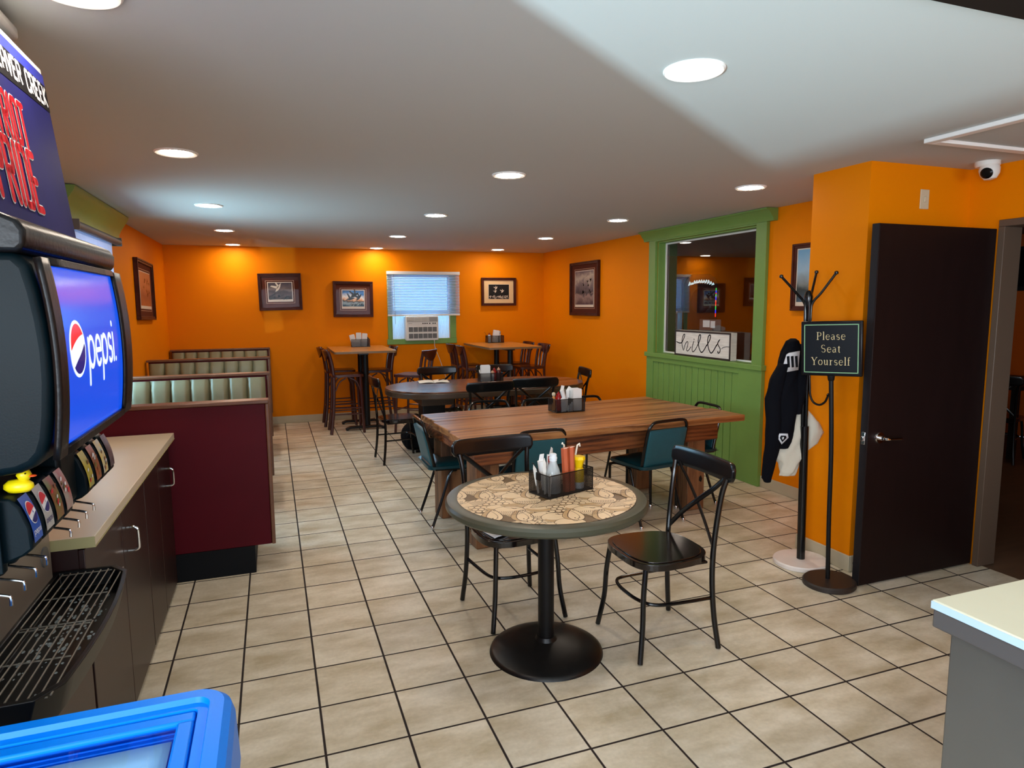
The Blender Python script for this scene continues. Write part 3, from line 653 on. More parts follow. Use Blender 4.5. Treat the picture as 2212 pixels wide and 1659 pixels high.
# ---- framed pictures
def bird(polys, x, z, s, a=0, kind=0):
    """small duck silhouette from strokes"""
    c, d = math.cos(a), math.sin(a)
    def Tq(p): return (x + s * (p[0] * c - p[1] * d), z + s * (p[0] * d + p[1] * c))
    body = [Tq(p) for p in [(-.5, 0), (-.2, .13), (.15, .12), (.32, .17), (.46, .14), (.6, .1), (.44, .05), (.25, -.05), (-.1, -.12)]]
    wing = [Tq(p) for p in ([(-.15, .08), (-.35, .75), (-.2, .7), (.15, .08)] if kind == 0 else [(-.15, .0), (-.7, -.45), (-.5, -.5), (.15, -.02)])]
    wing2 = [Tq(p) for p in [(0, .08), (.25, .6), (.35, .5), (.2, .06)]]
    polys += [body, wing, wing2]
def picture(loc, rz, wd_, ht, label, prt, style='brown', seed=0, tilt=0):
    t = thing('framed_picture', label, 'framed picture', loc, rz, 'framed prints on the orange walls'); t.rotation_euler = (0, tilt, rz)
    a, c = wd_ / 2, ht / 2; f = .038
    b = MB()
    for x0, z0, x1, z1 in ((-a, -c, a, -c + f), (-a, c - f, a, c), (-a, -c + f, -a + f, c - f), (a - f, -c + f, a, c - f)):
        b.box((x0, -.034, z0), (x1, 0, z1))
    g = f * .45
    for x0, z0, x1, z1 in ((-a, -c, a, -c + g), (-a, c - g, a, c), (-a, -c + g, -a + g, c - g), (a - g, -c + g, a, c - g)):
        b.box((x0, -.042, z0), (x1, -.034, z1))
    b.build('picture_frame', 'picture_wood', t, bevel=.003)
    ai, ci = a - f, c - f
    b = MB(); b.box((-ai, -.018, -ci), (ai, -.012, ci))
    matc = 'picture_mat' if style == 'brown' else 'cream_mat'
    if style == 'brown':
        b.m(1); iw, ih = ai - .055 * wd_ / .55, ci - .055
        for q in (0,):
            for x0, z0, x1, z1 in ((-iw, -ih, iw, -ih + .005), (-iw, ih - .005, iw, ih), (-iw, -ih, -iw + .005, ih), (iw - .005, -ih, iw, ih)): b.box((x0, -.0195, z0), (x1, -.018, z1))
        pw, ph = iw - .022, ih - .022
    elif style == 'plain': pw, ph = ai, ci
    else: pw, ph = ai - .07, ci - .06
    b.build('mat_board', [matc, 'fillet'], t)
    b = MB(); b.box((-pw, -.021, -ph), (pw, -.0195 + .001, ph)); b.build('print_paper', 'print_border', t)
    m_ = .010 if style != 'cream' else .004
    b = MB(); b.box((-pw + m_, -.0225, -ph + m_ * (3.2 if style != 'cream' else 1)), (pw - m_, -.021, ph - m_))
    z0_ = -ph + m_ * 3
    polys = []; rnd = random.Random(seed)
    if prt == 'print_heron':
        wb = []; bird(wb, -.02, .05, .13, .9)
        b.m(2); put(b, wb, lambda x, z: (x, -.0231, z))
        for i in range(16): bird(polys, rnd.uniform(-pw + .03, pw - .04), rnd.uniform(-.09, -.03), .038, 0, 1)
    elif prt == 'print_ducks':
        for q in ((.02, .05, .13, .5, 0), (-.04, .0, .12, .1, 0), (.08, .02, .12, .8, 0)): bird(polys, *q)
        for i in range(14): bird(polys, rnd.uniform(-pw + .03, pw - .03), rnd.uniform(-ph + .045, -ph + .07), .022, 0, 1)
    elif prt == 'print_black':
        for q in ((-.04, .05, .06, .8, 0), (.06, .0, .06, .6, 0), (-.05, .0, .05, .9, 0)): bird(polys, *q)
        for i in range(40): bird(polys, rnd.uniform(-pw + .02, pw - .02), rnd.uniform(-ph + .015, -ph + .05), .022, rnd.uniform(-1, 1.5), 1)
    else:
        for i in range(10): bird(polys, rnd.uniform(-pw * .3, pw * .8), rnd.uniform(-ph * .3, ph * .6), .05, rnd.uniform(0, .9))
    b.m(1); put(b, polys, lambda x, z: (x, -.0229, z))
    b.build('print_image', [prt, 'print_border' if prt == 'print_black' else 'gloss_black', 'print_border'], t)
    pane('picture_glass', (-ai, -.0275, -ci), (ai, -.0255, ci), 'picture_glass', t)
    return t
mat_print('print_heron', [(0, (52, 44, 44)), (.3, (96, 80, 80)), (.45, (60, 48, 50)), (.6, (120, 104, 100)), (.8, (90, 80, 84)), (1, (70, 62, 70))], .3, 12)
mat_print('print_ducks', [(0, (24, 66, 84)), (.2, (150, 170, 176)), (.32, (44, 40, 42)), (.4, (226, 170, 120)), (.55, (236, 236, 232)), (.8, (50, 120, 190)), (1, (70, 80, 120))], .3, 10)
mat_print('print_black', [(0, (22, 24, 24)), (1, (24, 26, 26))], .1, 10)
mat_print('print_reeds', [(0, (88, 66, 66)), (.25, (150, 124, 116)), (.35, (70, 58, 60)), (.6, (120, 106, 108)), (.8, (180, 166, 150)), (1, (108, 94, 100))], .3, 9)
mat_print('print_tan', [(0, (176, 96, 50)), (.3, (150, 80, 44)), (.6, (190, 110, 60)), (1, (196, 120, 66))], .3, 9)
mat_print('print_marsh', [(0, (70, 92, 110)), (.2, (50, 60, 60)), (.34, (120, 130, 130)), (.6, (150, 180, 200)), (1, (110, 160, 196))], .2, 8)
picture((.323, 5.398, 1.808), 0, .555, .495, 'brown framed print of a white bird over grey marsh, above the booths', 'print_heron', 'brown', 1, R(-1.0))
picture((1.289, 5.398, 1.706), 0, .548, .498, 'brown framed print of dark birds against blue sky, left of the window', 'print_ducks', 'brown', 2, R(.6))
picture((3.456, 5.398, 1.812), 0, .55, .42, 'dark framed black picture with wide cream mat right of the back window', 'print_black', 'cream', 3)
picture((4.198, 3.93, 1.822), R(-90), .85, .72, 'brown framed print of birds rising over grey reeds on the right wall near the corner', 'print_reeds', 'brown', 4)
picture((-1.068, 3.80, 1.79), R(90), .93, .62, 'brown framed tan print on the left wall above the booths', 'print_tan', 'brown', 5, R(1.2))
picture((4.198, -.17, 1.817), R(-90), .62, .53, 'brown framed pale blue winter print partly hidden behind the orange pier and coat rack', 'print_marsh', 'plain', 6)

# ---- window blind, air conditioner and cord, roller shade
t = thing('window_blind', 'white horizontal slat blind half lowered over the back window', 'window blind', (2.294, 5.34, 0))
MB().box((-.537, -.02, 2.055), (.537, .025, 2.10)).build('head_rail', 'white_plastic', t, bevel=.004)
b = MB(); n = 25
for i in range(n):
    z = 2.042 - (2.042 - 1.495) * i / (n - 1); b.box((-.532, -.0125, z - .0010), (.532, .0125, z + .0010), (R(38), 0, 0))
b.build('blind_slats', 'blind', t)
MB().box((-.532, -.016, 1.462), (.532, .016, 1.484)).build('bottom_rail', 'white_plastic', t, bevel=.003)
b = MB(); b.tube([(-.44, -.024, 2.06), (-.432, -.026, 1.35)], .003, 6); b.build('tilt_wand', 'grey_plastic', t)
for x in (-.36, 0, .36): MB().tube([(x, -.018, 2.05), (x, -.018, 1.48)], .0012, 5).build('ladder_cord', 'white_plastic', t)

t = thing('air_conditioner', 'white window air conditioner with dark grilles below the blind', 'air conditioner', (2.25, 5.30, 1.105))
b = MB(); b.box((-.24, 0, 0), (.24, .30, .355)); b.build('housing', 'white_plastic', t, bevel=.012)
b = MB(); b.box((-.225, -.012, .275), (.225, 0, .34))
b.build('air_outlet', 'grey_plastic', t, bevel=.003)
b = MB()
for i in range(5): b.box((-.22, -.017, .279 + i * .012), (.10, -.010, .284 + i * .012), (R(25), 0, 0))
for i in range(4): b.box((-.22 + i * .10, -.018, .277), (-.216 + i * .10, -.010, .338))
b.build('louver', 'white_plastic', t)
b = MB(); b.box((-.225, -.004, .225), (.225, 0, .272)); b.m(1)
for i, x in enumerate((0, .03, .06, .1, .15, .18)): b.box((x, -.006, .24), (x + .018, -.004, .256))
b.box((-.205, -.0048, .247), (-.15, -.004, .250))
b.build('control_panel', ['white_plastic', 'black_matte'], t)
for k, z0 in enumerate((.125, .03)):
    b = MB(); b.box((-.205, -.006, z0), (.215, 0, z0 + .075)); b.m(1)
    for i in range(6):
        xa = -.203 + i * .07; b.box((xa + .002, -.0075, z0 + .003), (xa + .065, -.006, z0 + .072))
    b.m(2)
    for i in range(6):
        xa = -.203 + i * .07
        for j in range(6): b.box((xa + .004, -.0095, z0 + .008 + j * .011), (xa + .063, -.0075, z0 + .011 + j * .011))
    b.build('intake_grille', ['white_plastic', 'vent_dark', 'grey_plastic'], t)
b = MB(); b.tube(cr([(2.42, 5.30, 1.115), (2.425, 5.30, 1.08), (2.44, 5.34, 1.0), (2.51, 5.37, .83), (2.59, 5.38, .60), (2.68, 5.385, .32), (2.72, 5.385, .28)]), .0045, 8)
tag(b.build('power_cord', 'white_plastic'), 'thin white power cord hanging from the air conditioner down the orange wall', 'cord')

t = thing('roller_shade', 'roller shade with grey tube and pale cloth over the left window', 'roller shade', (-1.0, 1.68, 2.165))
MB().tube([(0, -.64, 0), (0, .66, 0)], .030, 18).build('shade_tube', 'shade_tube', t)
MB().box((-.028, -.60, -.36), (-.024, .55, 0)).build('shade_cloth', 'shade_cloth', t)
MB().box((-.036, -.60, -.385), (-.016, .55, -.36)).build('hem_bar', 'white_plastic', t, bevel=.003)
b = MB(); b.box((-.045, -.655, -.035), (.03, -.645, .035)); b.box((-.045, .66, -.035), (.03, .67, .035)); b.build('bracket', 'shade_tube', t)

# ================================================================== CHAIRS AND STOOLS
def crossback(label, loc, rz, group):
    t = thing('cross_back_chair', label, 'chair', loc, rz, group)
    # seat, front = +y
    out = []
    for i in range(40):
        a = 2 * PI * i / 40; c, s_ = math.cos(a), math.sin(a)
        x = .212 * math.copysign(abs(c) ** .62, c); y = .205 * math.copysign(abs(s_) ** .68, s_)
        x *= 1 + .06 * (y / .2) - .0
        out.append((x, y))
    b = MB(); b.prism(out, .030, 2, .425)
    b.prism([(x * .90, y * .90) for x, y in out], .0045, 2, .4548); b.build('seat', 'seat_gloss', t, bevel=.007, seg=3)
    for s_ in (-1, 1):
        b = MB(); b.tube(cr([(s_ * .165, .160, .425), (s_ * .175, .175, .30), (s_ * .183, .182, .16), (s_ * .205, .205, .004)]), .0125, 10); b.build('leg', 'black_metal', t)
        b = MB(); b.tube(cr([(s_ * .208, -.215, .004), (s_ * .193, -.196, .16), (s_ * .186, -.186, .32), (s_ * .184, -.188, .46), (s_ * .187, -.200, .60), (s_ * .193, -.219, .74), (s_ * .203, -.236, .815)]), .0130, 10); b.build('rear_leg', 'black_metal', t)
    # top rail: curved broad board
    def rail(off):
        def f(u, v):
            x = (u - .5) * .485; e = 1 - (2 * abs(u - .5)) ** 14
            z = .796 + .096 * v; zc = .844; z = zc + (z - zc) * (.35 + .65 * max(0, e) ** .5)
            y = -.240 - .022 * (1 - (2 * (u - .5)) ** 2) - .10 * (z - .8) + off
            return (x, y, z)
        return f
    b = MB(); b.sheet(rail(0), 36, 4); b.build('top_rail', 'black_metal', t, solid=.020, bevel=.003)
    for s_ in (-1, 1):
        pts = [(s_ * .186, -.190, .478), (s_ * .10, -.206, .57), (0, -.222 + .005 * s_, .655), (-s_ * .10, -.240, .74), (-s_ * .178, -.242, .808)]
        b = MB(); b.tube(cr(pts), .0125, 8, flat=(1.0, .42)); b.build('back_cross', 'black_metal', t)
    b = MB()
    pts = [(-.184, -.186, .245), (-.180, -.05, .245), (-.172, .07, .247), (-.145, .130, .250), (-.08, .158, .252), (0, .163, .252), (.08, .158, .252), (.145, .130, .250), (.172, .07, .247), (.180, -.05, .245), (.184, -.186, .245)]
    b.tube(cr(pts, 4), .0085, 8); b.build('stretcher_ring', 'black_metal', t)
    b = MB(); b.tube([(-.17, -.16, .418), (.17, -.16, .418), (.165, .15, .418), (-.165, .15, .418)], .008, 8, closed=True); b.build('seat_frame', 'black_metal', t)
    return t
G1 = 'black metal cross-back chairs'
cb = crossback('black cross-back chair right of the round table, brown seat turned toward it', (1.885, -1.505, 0), R(90), G1)
cb2 = dup(cb, (1.335, -.99, 0), R(185), 'black cross-back chair behind the round table, seat pushed under its left side')
dup(cb, (1.40, 2.66, 0), R(-86), 'black cross-back chair at the left rounded end of the oval table, beside the backpack')
dup(cb, (2.02, 3.20, 0), R(182), 'black cross-back chair on the far side of the oval table behind the open book')
dup(cb, (2.72, 3.17, 0), R(180), 'black cross-back chair on the far side of the oval table behind the condiment caddy')
dup(cb, (2.11, 2.00, 0), R(2), 'left one of two black cross-back chairs on the near side of the oval table')
dup(cb, (2.66, 2.14, 0), R(-5), 'right one of two black cross-back chairs on the near side of the oval table')
dup(cb, (3.30, 2.66, 0), R(80), 'black cross-back chair at the right end of the oval table by the orange wall')

def stack_chair(label, loc, rz, group):
    t = thing('stack_chair', label, 'chair', loc, rz, group)
    b = MB()
    for s_ in (-1, 1): pass
    loop = [(-.184, -.14, .445), (-.184, -.172, .60), (-.181, -.200, .715), (-.160, -.214, .768), (-.12, -.219, .786), (0, -.221, .788), (.12, -.219, .786), (.160, -.214, .768), (.181, -.200, .715), (.184, -.172, .60), (.184, -.14, .445)]
    b.tube(cr(loop, 4), .0115, 10); b.build('back_frame', 'black_metal', t)
    for s_ in (-1, 1):
        b = MB(); b.tube(cr([(s_ * .195, .14, .43), (s_ * .198, .19, .415), (s_ * .200, .205, .38), (s_ * .202, .20, .10), (s_ * .203, .198, .004)]), .0105, 8); lg = b.build('leg', 'black_metal', t)
        MB().lathe([(.014, 0), (.014, .02), (.011, .026)], 12, (s_ * .203, .198, .001)).build('glide', 'chrome', lg)
        b = MB(); b.tube(cr([(s_ * .19, .02, .425), (s_ * .193, -.03, .40), (s_ * .197, -.10, .20), (s_ * .2, -.172, .004)]), .0105, 8); lg = b.build('rear_leg', 'black_metal', t)
        MB().lathe([(.014, 0), (.014, .02), (.011, .026)], 12, (s_ * .2, -.172, .001)).build('glide', 'chrome', lg)
    b = MB(); b.tube([(-.195, -.14, .44), (-.195, .14, .432), (-.15, .205, .432), (.15, .205, .432), (.195, .14, .432), (.195, -.14, .44)], .011, 8); b.build('seat_frame', 'black_metal', t)
    def seat(u, v):
        x = (u - .5) * 2; y = (v - .5) * 2; r = (abs(x) ** 5 + abs(y) ** 5) ** .2
        return (x * .205, .02 + y * .205, .445 + .038 * max(0, 1 - r ** 4) ** .5)
    b = MB(); b.sheet(seat, 16, 16); o = b.prism(rrect(-.205, -.185, .205, .225, .05), .022, 2, .437).build('seat_cushion', 'teal_vinyl', t, smooth=60)
    # padded back panel between the tubes
    b = MB()
    def bp(u, v):
        z = .440 + (.725 - .440) * v; y = -.142 - (z - .445) * .222; x = (u - .5) * .350
        return (x, y, z)
    b.sheet(bp, 6, 8); b.build('back_panel', 'teal_back', t, solid=.030, bevel=.008)
    return t
G2 = 'teal vinyl stack chairs'
sc = stack_chair('teal stack chair at the left end of the wooden plank table, seen side-on', (1.39, .59, 0), R(-90), G2)
dup(sc, (1.83, .03, 0), R(3), 'teal stack chair at the plank table, half hidden behind the round table caddy')
dup(sc, (2.79, .03, 0), R(9), 'teal stack chair with full back visible at the right of the plank table near side')
dup(sc, (1.93, 1.00, 0), R(180), 'stack chair top at the far side of the plank table, leftmost of three')
dup(sc, (2.39, .95, 0), R(180), 'stack chair top on the far side of the plank table, behind its caddy')
dup(sc, (2.81, .93, 0), R(183), 'teal stack chair far side of the plank table, rightmost, seat showing beneath the table')
dup(sc, (3.34, .36, 0), R(88), 'teal stack chair at the right end of the plank table against the green wainscot')

def bar_stool(label, loc, rz, group):
    t = thing('bar_stool', label, 'bar stool', loc, rz, group)
    b = MB(); b.prism(rrect(-.19, -.185, .19, .20, .05), .032, 2, .722); b.prism(rrect(-.155, -.15, .155, .165, .04), .004, 2, .753)
    b.build('seat', 'stool_wood', t, bevel=.006)
    for s_ in (-1, 1):
        b = MB(); b.tube(cr([(s_ * .160, .160, .722), (s_ * .165, .168, .40), (s_ * .175, .185, .003)]), .0175, 8, flat=(1, .85)); b.build('leg', 'stool_wood', t)
        b = MB(); b.tube(cr([(s_ * .178, -.222, .003), (s_ * .166, -.185, .30), (s_ * .160, -.168, .60), (s_ * .158, -.168, .76), (s_ * .160, -.190, .92), (s_ * .168, -.225, 1.055)]), .0175, 8, rs=None, flat=(1.15, .85)); b.build('rear_leg', 'stool_wood', t)
        b = MB(); b.tube(cr([(s_ * .166, .155, .55), (s_ * .166, .11, .66), (s_ * .164, .03, .712)]), .009, 6)
        b.tube(cr([(s_ * .164, -.155, .55), (s_ * .164, -.10, .66), (s_ * .162, -.02, .712)]), .009, 6); b.build('seat_brace', 'stool_wood', t)
    b = MB(); b.tube([(s, -.188, z) for s, z in ()] or [(-.055, -.172, .75), (-.058, -.192, .90), (-.06, -.212, .985)], .011, 6, flat=(1.2, .6)); b.tube([(.055, -.172, .75), (.058, -.192, .90), (.06, -.212, .985)], .011, 6, flat=(1.2, .6)); b.build('back_spindle', 'stool_wood', t)
    def rail(u, v):
        x = (u - .5) * .40; e = 1 - (2 * abs(u - .5)) ** 2.2
        z = 1.062 - v * (.035 + .105 * max(0, e)) ; y = -.222 - .045 * (1 - (2 * (u - .5)) ** 2) - .25 * (z - 1.0)
        return (x, y, z)
    b = MB(); b.sheet(rail, 16, 4); b.build('top_rail', 'stool_wood', t, solid=.018, bevel=.003)
    b = MB()
    for z, yy in ((.30, .172), (.27, -.19)): b.tube([(-.165, yy, z), (.165, yy, z)], .009, 6)
    for s_ in (-1, 1):
        b.tube([(s_ * .17, .172, .25), (s_ * .168, -.19, .25)], .009, 6); b.tube([(s_ * .17, .172, .33), (s_ * .168, -.186, .33)], .009, 6)
    b.build('foot_rail', 'stool_wood', t)
    return t
G3 = 'dark red-brown wooden bar stools'
st = bar_stool('near left bar stool at the left high table, its whole side visible', (1.06, 4.46, 0), R(-90), G3)
dup(st, (1.03, 5.05, 0), R(-90), 'far left bar stool at the left high table, behind the near one')
dup(st, (1.52, 4.90, 0), R(92), 'bar stool on the right side of the left high table')
dup(st, (1.86, 4.10, 0), R(52), 'bar stool with a rounded back standing alone below the air conditioner cord')
dup(st, (2.86, 4.62, 0), R(-95), 'near left bar stool at the right high table, left of the pedestals')
dup(st, (2.84, 5.08, 0), R(-90), 'far left bar stool at the right high table, closest to the back window')
dup(st, (3.60, 4.50, 0), R(90), 'near right bar stool at the right high table, spindles visible against the orange wall')
dup(st, (3.58, 5.05, 0), R(90), 'far right bar stool at the right high table, in the room corner')

# ================================================================== TABLES
def high_table(label, x0, x1, y0, y1, z=1.05):
    t = thing('high_table', label, 'table', ((x0 + x1) / 2, (y0 + y1) / 2, 0), 0, 'tall tan pedestal tables')
    a, c = (x1 - x0) / 2, (y1 - y0) / 2
    b = MB(); b.prism(rrect(-a, -c, a, c, .03), .026, 2, z - .028); b.build('table_edge', 'laminate_edge', t)
    b = MB(); b.prism(rrect(-a, -c, a, c, .03), .003, 2, z - .002); b.build('tabletop', 'laminate_tan', t)
    MB().box((-.06, -c + .22, z - .06), (.06, c - .22, z - .028)).build('top_plate', 'iron', t)
    for yy in (-c + .33, c - .33):
        b = MB(); b.lathe([(.042, .06), (.040, .09), (.038, z - .06)], 20, (.03, yy, 0)); b.build('pedestal', 'black_matte', t)
        b = MB(); pr = [(-.25, .006), (-.25, .03), (-.19, .052), (.19, .052), (.25, .03), (.25, .006), (.19, .022), (-.19, .022)]
        b.prism(pr, .07, 1, yy - .035); b.tube([(-.23, yy, .008), (-.23, yy, 0)], .018, 10); b.tube([(.23, yy, .008), (.23, yy, 0)], .018, 10); b.build('pedestal_foot', 'iron', t, bevel=.006)
    return t
high_table('tall tan-topped pedestal table left of the window under the blue bird print', .90, 1.67, 4.18, 5.34)
high_table('tall tan-topped pedestal table in the back right corner', 2.885, 3.65, 4.12, 5.375)

# racetrack oval table
t = thing('oval_table', 'long dark brown oval table with thick glossy edge, in the middle of the room', 'table', (2.37, 2.64, 0), 0)
def stadium(L, W, n=14):
    r = W; p = []
    for cx, a0 in ((L - r, -90), (-(L - r), 90)): p += [(cx + r * math.cos(R(a0 + 180 * i / n)), r * math.sin(R(a0 + 180 * i / n))) for i in range(n + 1)]
    return p
b = MB(); b.prism(stadium(1.10, .53), .012, 2, .752); b.build('tabletop', 'oval_wood', t, bevel=.004)
b = MB(); b.prism(stadium(1.104, .534), .062, 2, .690); b.build('table_edge', 'oval_edge', t, bevel=.012, seg=3)
for x in (-.62, .62):
    b = MB(); b.box((x - .12, -.12, .11), (x + .12, .12, .60)); b.build('pedestal', 'black_matte', t, bevel=.01)
    b = MB(); b.box((x - .17, -.30, .60), (x + .17, .30, .692)); b.build('pedestal_block', 'oval_edge', t, bevel=.006)
    b = MB(); b.box((x - .06, -.36, .03), (x + .06, .36, .11)); b.box((x - .065, -.38, 0), (x + .065, -.32, .06)); b.box((x - .065, .32, 0), (x + .065, .38, .06)); b.build('pedestal_foot', 'black_matte', t, bevel=.01)

# rustic plank table
RT = R(5.0)
t = thing('plank_table', 'long rustic wooden table of thick planks with timber legs and waney edge', 'table', (2.375, .425, 0), RT)
rnd = random.Random(3)
# outlines in local space (table is turned 5 degrees)
ys = [-.60, -.19, .22, .52]
names = []
def plank(x0, x1, y0, y1, live=None):
    n = 40; near = []; far = []
    for i in range(n + 1):
        x = x0 + (x1 - x0) * i / n; u = i / n
        yn = y0 + (0 if live != 'near' else -.028 * u + .035 * (1 - u) + .012 * math.sin(5.3 * u + 1) + .006 * math.sin(17 * u))
        near.append((x, yn)); far.append((x, y1 + (0 if live != 'far' else .008 * math.sin(7 * u))))
    return near + far[::-1]
L_, R_ = -1.095, 1.10
for k, (y0, y1, lv, xl, xr) in enumerate(((-.585, -.250, 'near', L_ - .035, R_ + .035), (-.241, .168, None, L_ - .01, R_ - .01), (.177, .535, 'far', L_ + .015, R_ - .03))):
    pl = plank(xl, xr, y0, y1, lv)
    if lv == 'near':   # waney left end
        pl = [p for p in pl]
    b = MB(); b.prism(pl, .048, 2, .722); b.build('plank', 'table_wood', t, bevel=.006)
MB().box((L_ + .02, -.46, .716), (R_ - .05, .50, .7235)).build('under_board', 'beam_wood', t)
b = MB(); b.box((L_ + .05, -.50, .575), (R_ - .12, -.455, .722)); b.build('side_beam', 'beam_wood', t, bevel=.005)
b = MB(); b.box((L_ + .05, .415, .60), (R_ - .12, .455, .722)); b.build('side_beam', 'beam_wood', t, bevel=.005)
b = MB(); b.box((L_ + .02, -.46, .64), (L_ + .06, .44, .722)); b.build('end_beam', 'beam_wood', t, bevel=.005)
for x, y in ((-.93, -.36), (.85, -.33), (-.93, .34), (.85, .33)):
    b = MB(); b.box((x - .085, y - .085, 0), (x + .085, y + .085, .718)); b.build('leg', 'leg_wood', t, bevel=.008)
    if (x, y) == (.85, -.33):
        b = MB(); b.prism([(x + .03, .235), (x + .05, .22), (x + .062, .245), (x + .048, .275), (x + .033, .262)], .004, 1, y - .0875); b.build('knot', 'soffit_dark', t)

# round table with fruit-pattern laminate
RC = (1.335, -1.44)
t = thing('round_table', 'round table with cream fruit-pattern top, dark olive rim and black pedestal', 'table', (RC[0], RC[1], 0), 0)
b = MB(); b.lathe([(.40, .745), (.402, .7505), (.435, .7515), (.452, .747), (.460, .735), (.458, .716), (.448, .706), (.40, .703), (0, .703)], 96); b.build('table_rim', 'rim_olive', t)
RTOP = .408
b = MB(); b.lathe([(0, .7508), (RTOP, .7508), (RTOP, .748), (0, .748)], 96)
# printed pattern: flat shapes laid a hair's breadth over one another
def clampr(p, r=RTOP - .001):
    d = math.hypot(*p)
    return p if d <= r else (p[0] * r / d, p[1] * r / d)
PCOUNT = [0]
def shape(pts, fill, zk, line=.0022, lw=3):
    pts = [tuple(p) for p in pts]
    if all(math.hypot(*p) > RTOP for p in pts): return
    q = [clampr(p) for p in pts]; PCOUNT[0] += 1
    z = .75085 + .00006 * PCOUNT[0] / 10 + zk * 0
    b.m(fill); b.poly([(x, y, z) for x, y in q])
    z += .000025; b.m(lw)
    for (x0, y0), (x1, y1) in zip(q, q[1:] + q[:1]):
        L = math.hypot(x1 - x0, y1 - y0)
        if L < 1e-5: continue
        nx, ny = -(y1 - y0) / L * line / 2, (x1 - x0) / L * line / 2
        b.poly([(x0 + nx, y0 + ny, z), (x0 - nx, y0 - ny, z), (x1 - nx, y1 - ny, z), (x1 + nx, y1 + ny, z)])
def lineseg(pts, w_=.0018):
    polys = []; ribbon(polys, [tuple(p) for p in pts if math.hypot(*p) < RTOP - .002], w_, False)
    z = .75085 + .00006 * PCOUNT[0] / 10 + .00004; b.m(3)
    for p in polys: b.poly([(x, y, z) for x, y in p])
def TF(x, y, s, a):
    c, d = math.cos(a), math.sin(a)
    return lambda p: (x + s * (p[0] * c - p[1] * d), y + s * (p[0] * d + p[1] * c))
def pear(x, y, s, a):
    f = TF(x, y, s, a)
    o = [(1.0 * math.cos(R(k)) * (1 - .42 * max(0, math.sin(R(k))) ** 1.2), (1.5 if math.sin(R(k)) < 0 else 2.6) * math.sin(R(k))) for k in range(0, 360, 12)]
    shape([f(((px - .62), py * .9 + .1)) for px, py in o], 2, 0)
    shape([f(p) for p in o], 1, 0, .0036)
    lineseg([f((0, 2.5)), f((.1, 2.1)), f((.28, 2.3)), f((.2, 2.7))], .0026)
    for q in ((-.25, -.6), (.3, -.5), (.05, -1.15)): shape([f((q[0] + .07 * math.cos(R(k)), q[1] + .12 * math.sin(R(k)))) for k in range(0, 360, 60)], 3, 0)
def apple(x, y, s, a):
    f = TF(x, y, s, a); o = [(1.3 * math.cos(R(k)), 1.25 * math.sin(R(k))) for k in range(0, 360, 12)]
    shape([f(p) for p in o], 1, 0)
    shape([f((1.22 * math.cos(R(k)), 1.16 * math.sin(R(k)))) for k in range(190, 351, 12)] + [f((1.0 * math.cos(R(k)), .55 * math.sin(R(k)))) for k in range(350, 189, -16)], 2, 0, .0004)
    lineseg([f((.2, .9)), f((.5, .6)), f((.9, .65))], .0044); lineseg([f((.5, .6)), f((.4, 1.0))], .0036)
def melon(x, y, s, a):
    f = TF(x, y, s, a); o = [(1.6 * math.cos(R(k)), 1.35 * math.sin(R(k))) for k in range(0, 360, 12)]
    shape([f(p) for p in o], 1, 0)
    for k in range(15):
        u = -1.42 + k * .19; h = 1.35 * math.sqrt(max(0, 1 - (u / 1.6) ** 2))
        lineseg([f((u, -h + .03)), f((u - .09, -h * .6)), f((u + .04, -h * .1))], .0020)
    lineseg([f((.3, .8)), f((.55, .5)), f((.85, .6))], .0044)
def grapes(x, y, s, a, n=4, m=5):
    f = TF(x, y, s, a)
    for j in range(n):
        for i in range(m - (j % 2)):
            cx, cy = (i + .5 * (j % 2)) * .80, j * .86
            shape([f((cx + .39 * math.cos(R(k)), cy + .42 * math.sin(R(k)))) for k in range(0, 360, 24)], 1, 0, .0024)
def leaf(x, y, s, a):
    f = TF(x, y, s, a); o = [(-1.8, -.2), (-1.0, .45), (0, .62), (1.0, .5), (1.9, .1), (1.0, -.45), (0, -.55), (-1.0, -.45)]
    shape([f(p) for p in o], 1, 0, .0024)
    for k in range(6): lineseg([f((-1.5 + .2 * abs(k - 2), -.36 + k * .14)), f((0, -.42 + k * .17)), f((1.6 - .2 * abs(k - 2), -.3 + k * .13))], .0022)
def motif(x, y, a):
    g = TF(x, y, 1, a)
    def P(fn, px, py, s, r=0, **k): q = g((px, py)); fn(q[0], q[1], s, a + r, **k)
    for px, py, s in ((-.16, -.05, .05), (.17, .10, .05), (.06, -.12, .05), (-.06, .10, .055), (.16, -.13, .05), (-.15, .15, .045), (.02, .02, .05)): P(apple, px, py, s, .3)
    P(leaf, -.02, -.165, .052, .5); P(leaf, .135, .155, .046, .3); P(leaf, -.13, .155, .040, .6)
    P(grapes, .045, -.165, .037, .1, n=4, m=4); P(grapes, -.175, .03, .034, .15, n=4, m=3)
    P(apple, .105, .085, .050, .1); P(apple, .0, .135, .046, -.1)
    P(melon, -.02, .045, .043, .15); P(melon, .125, -.02, .036, .1); P(melon, -.11, -.115, .040, .05)
    P(pear, .045, -.040, .036, .15); P(pear, -.080, -.035, .035, .1)
for i in range(-2, 3):
    for j in range(-2, 3):
        x0_ = i * .335 + .168 * (j % 2) + .02; y0_ = j * .30 + .03; c_, s_ = math.cos(R(-20)), math.sin(R(-20)); x, y = x0_ * c_ - y0_ * s_, x0_ * s_ + y0_ * c_
        if math.hypot(x, y) < .66: motif(x, y, R(-20))
b.build('tabletop', ['top_brown', 'top_cream', 'top_shadow', 'top_line'], t, smooth=0)
b = MB(); b.lathe([(.0, .70), (.16, .70), (.16, .690), (.055, .682), (.0375, .66), (.0375, .06)], 36); b.build('pedestal', 'black_matte', t)
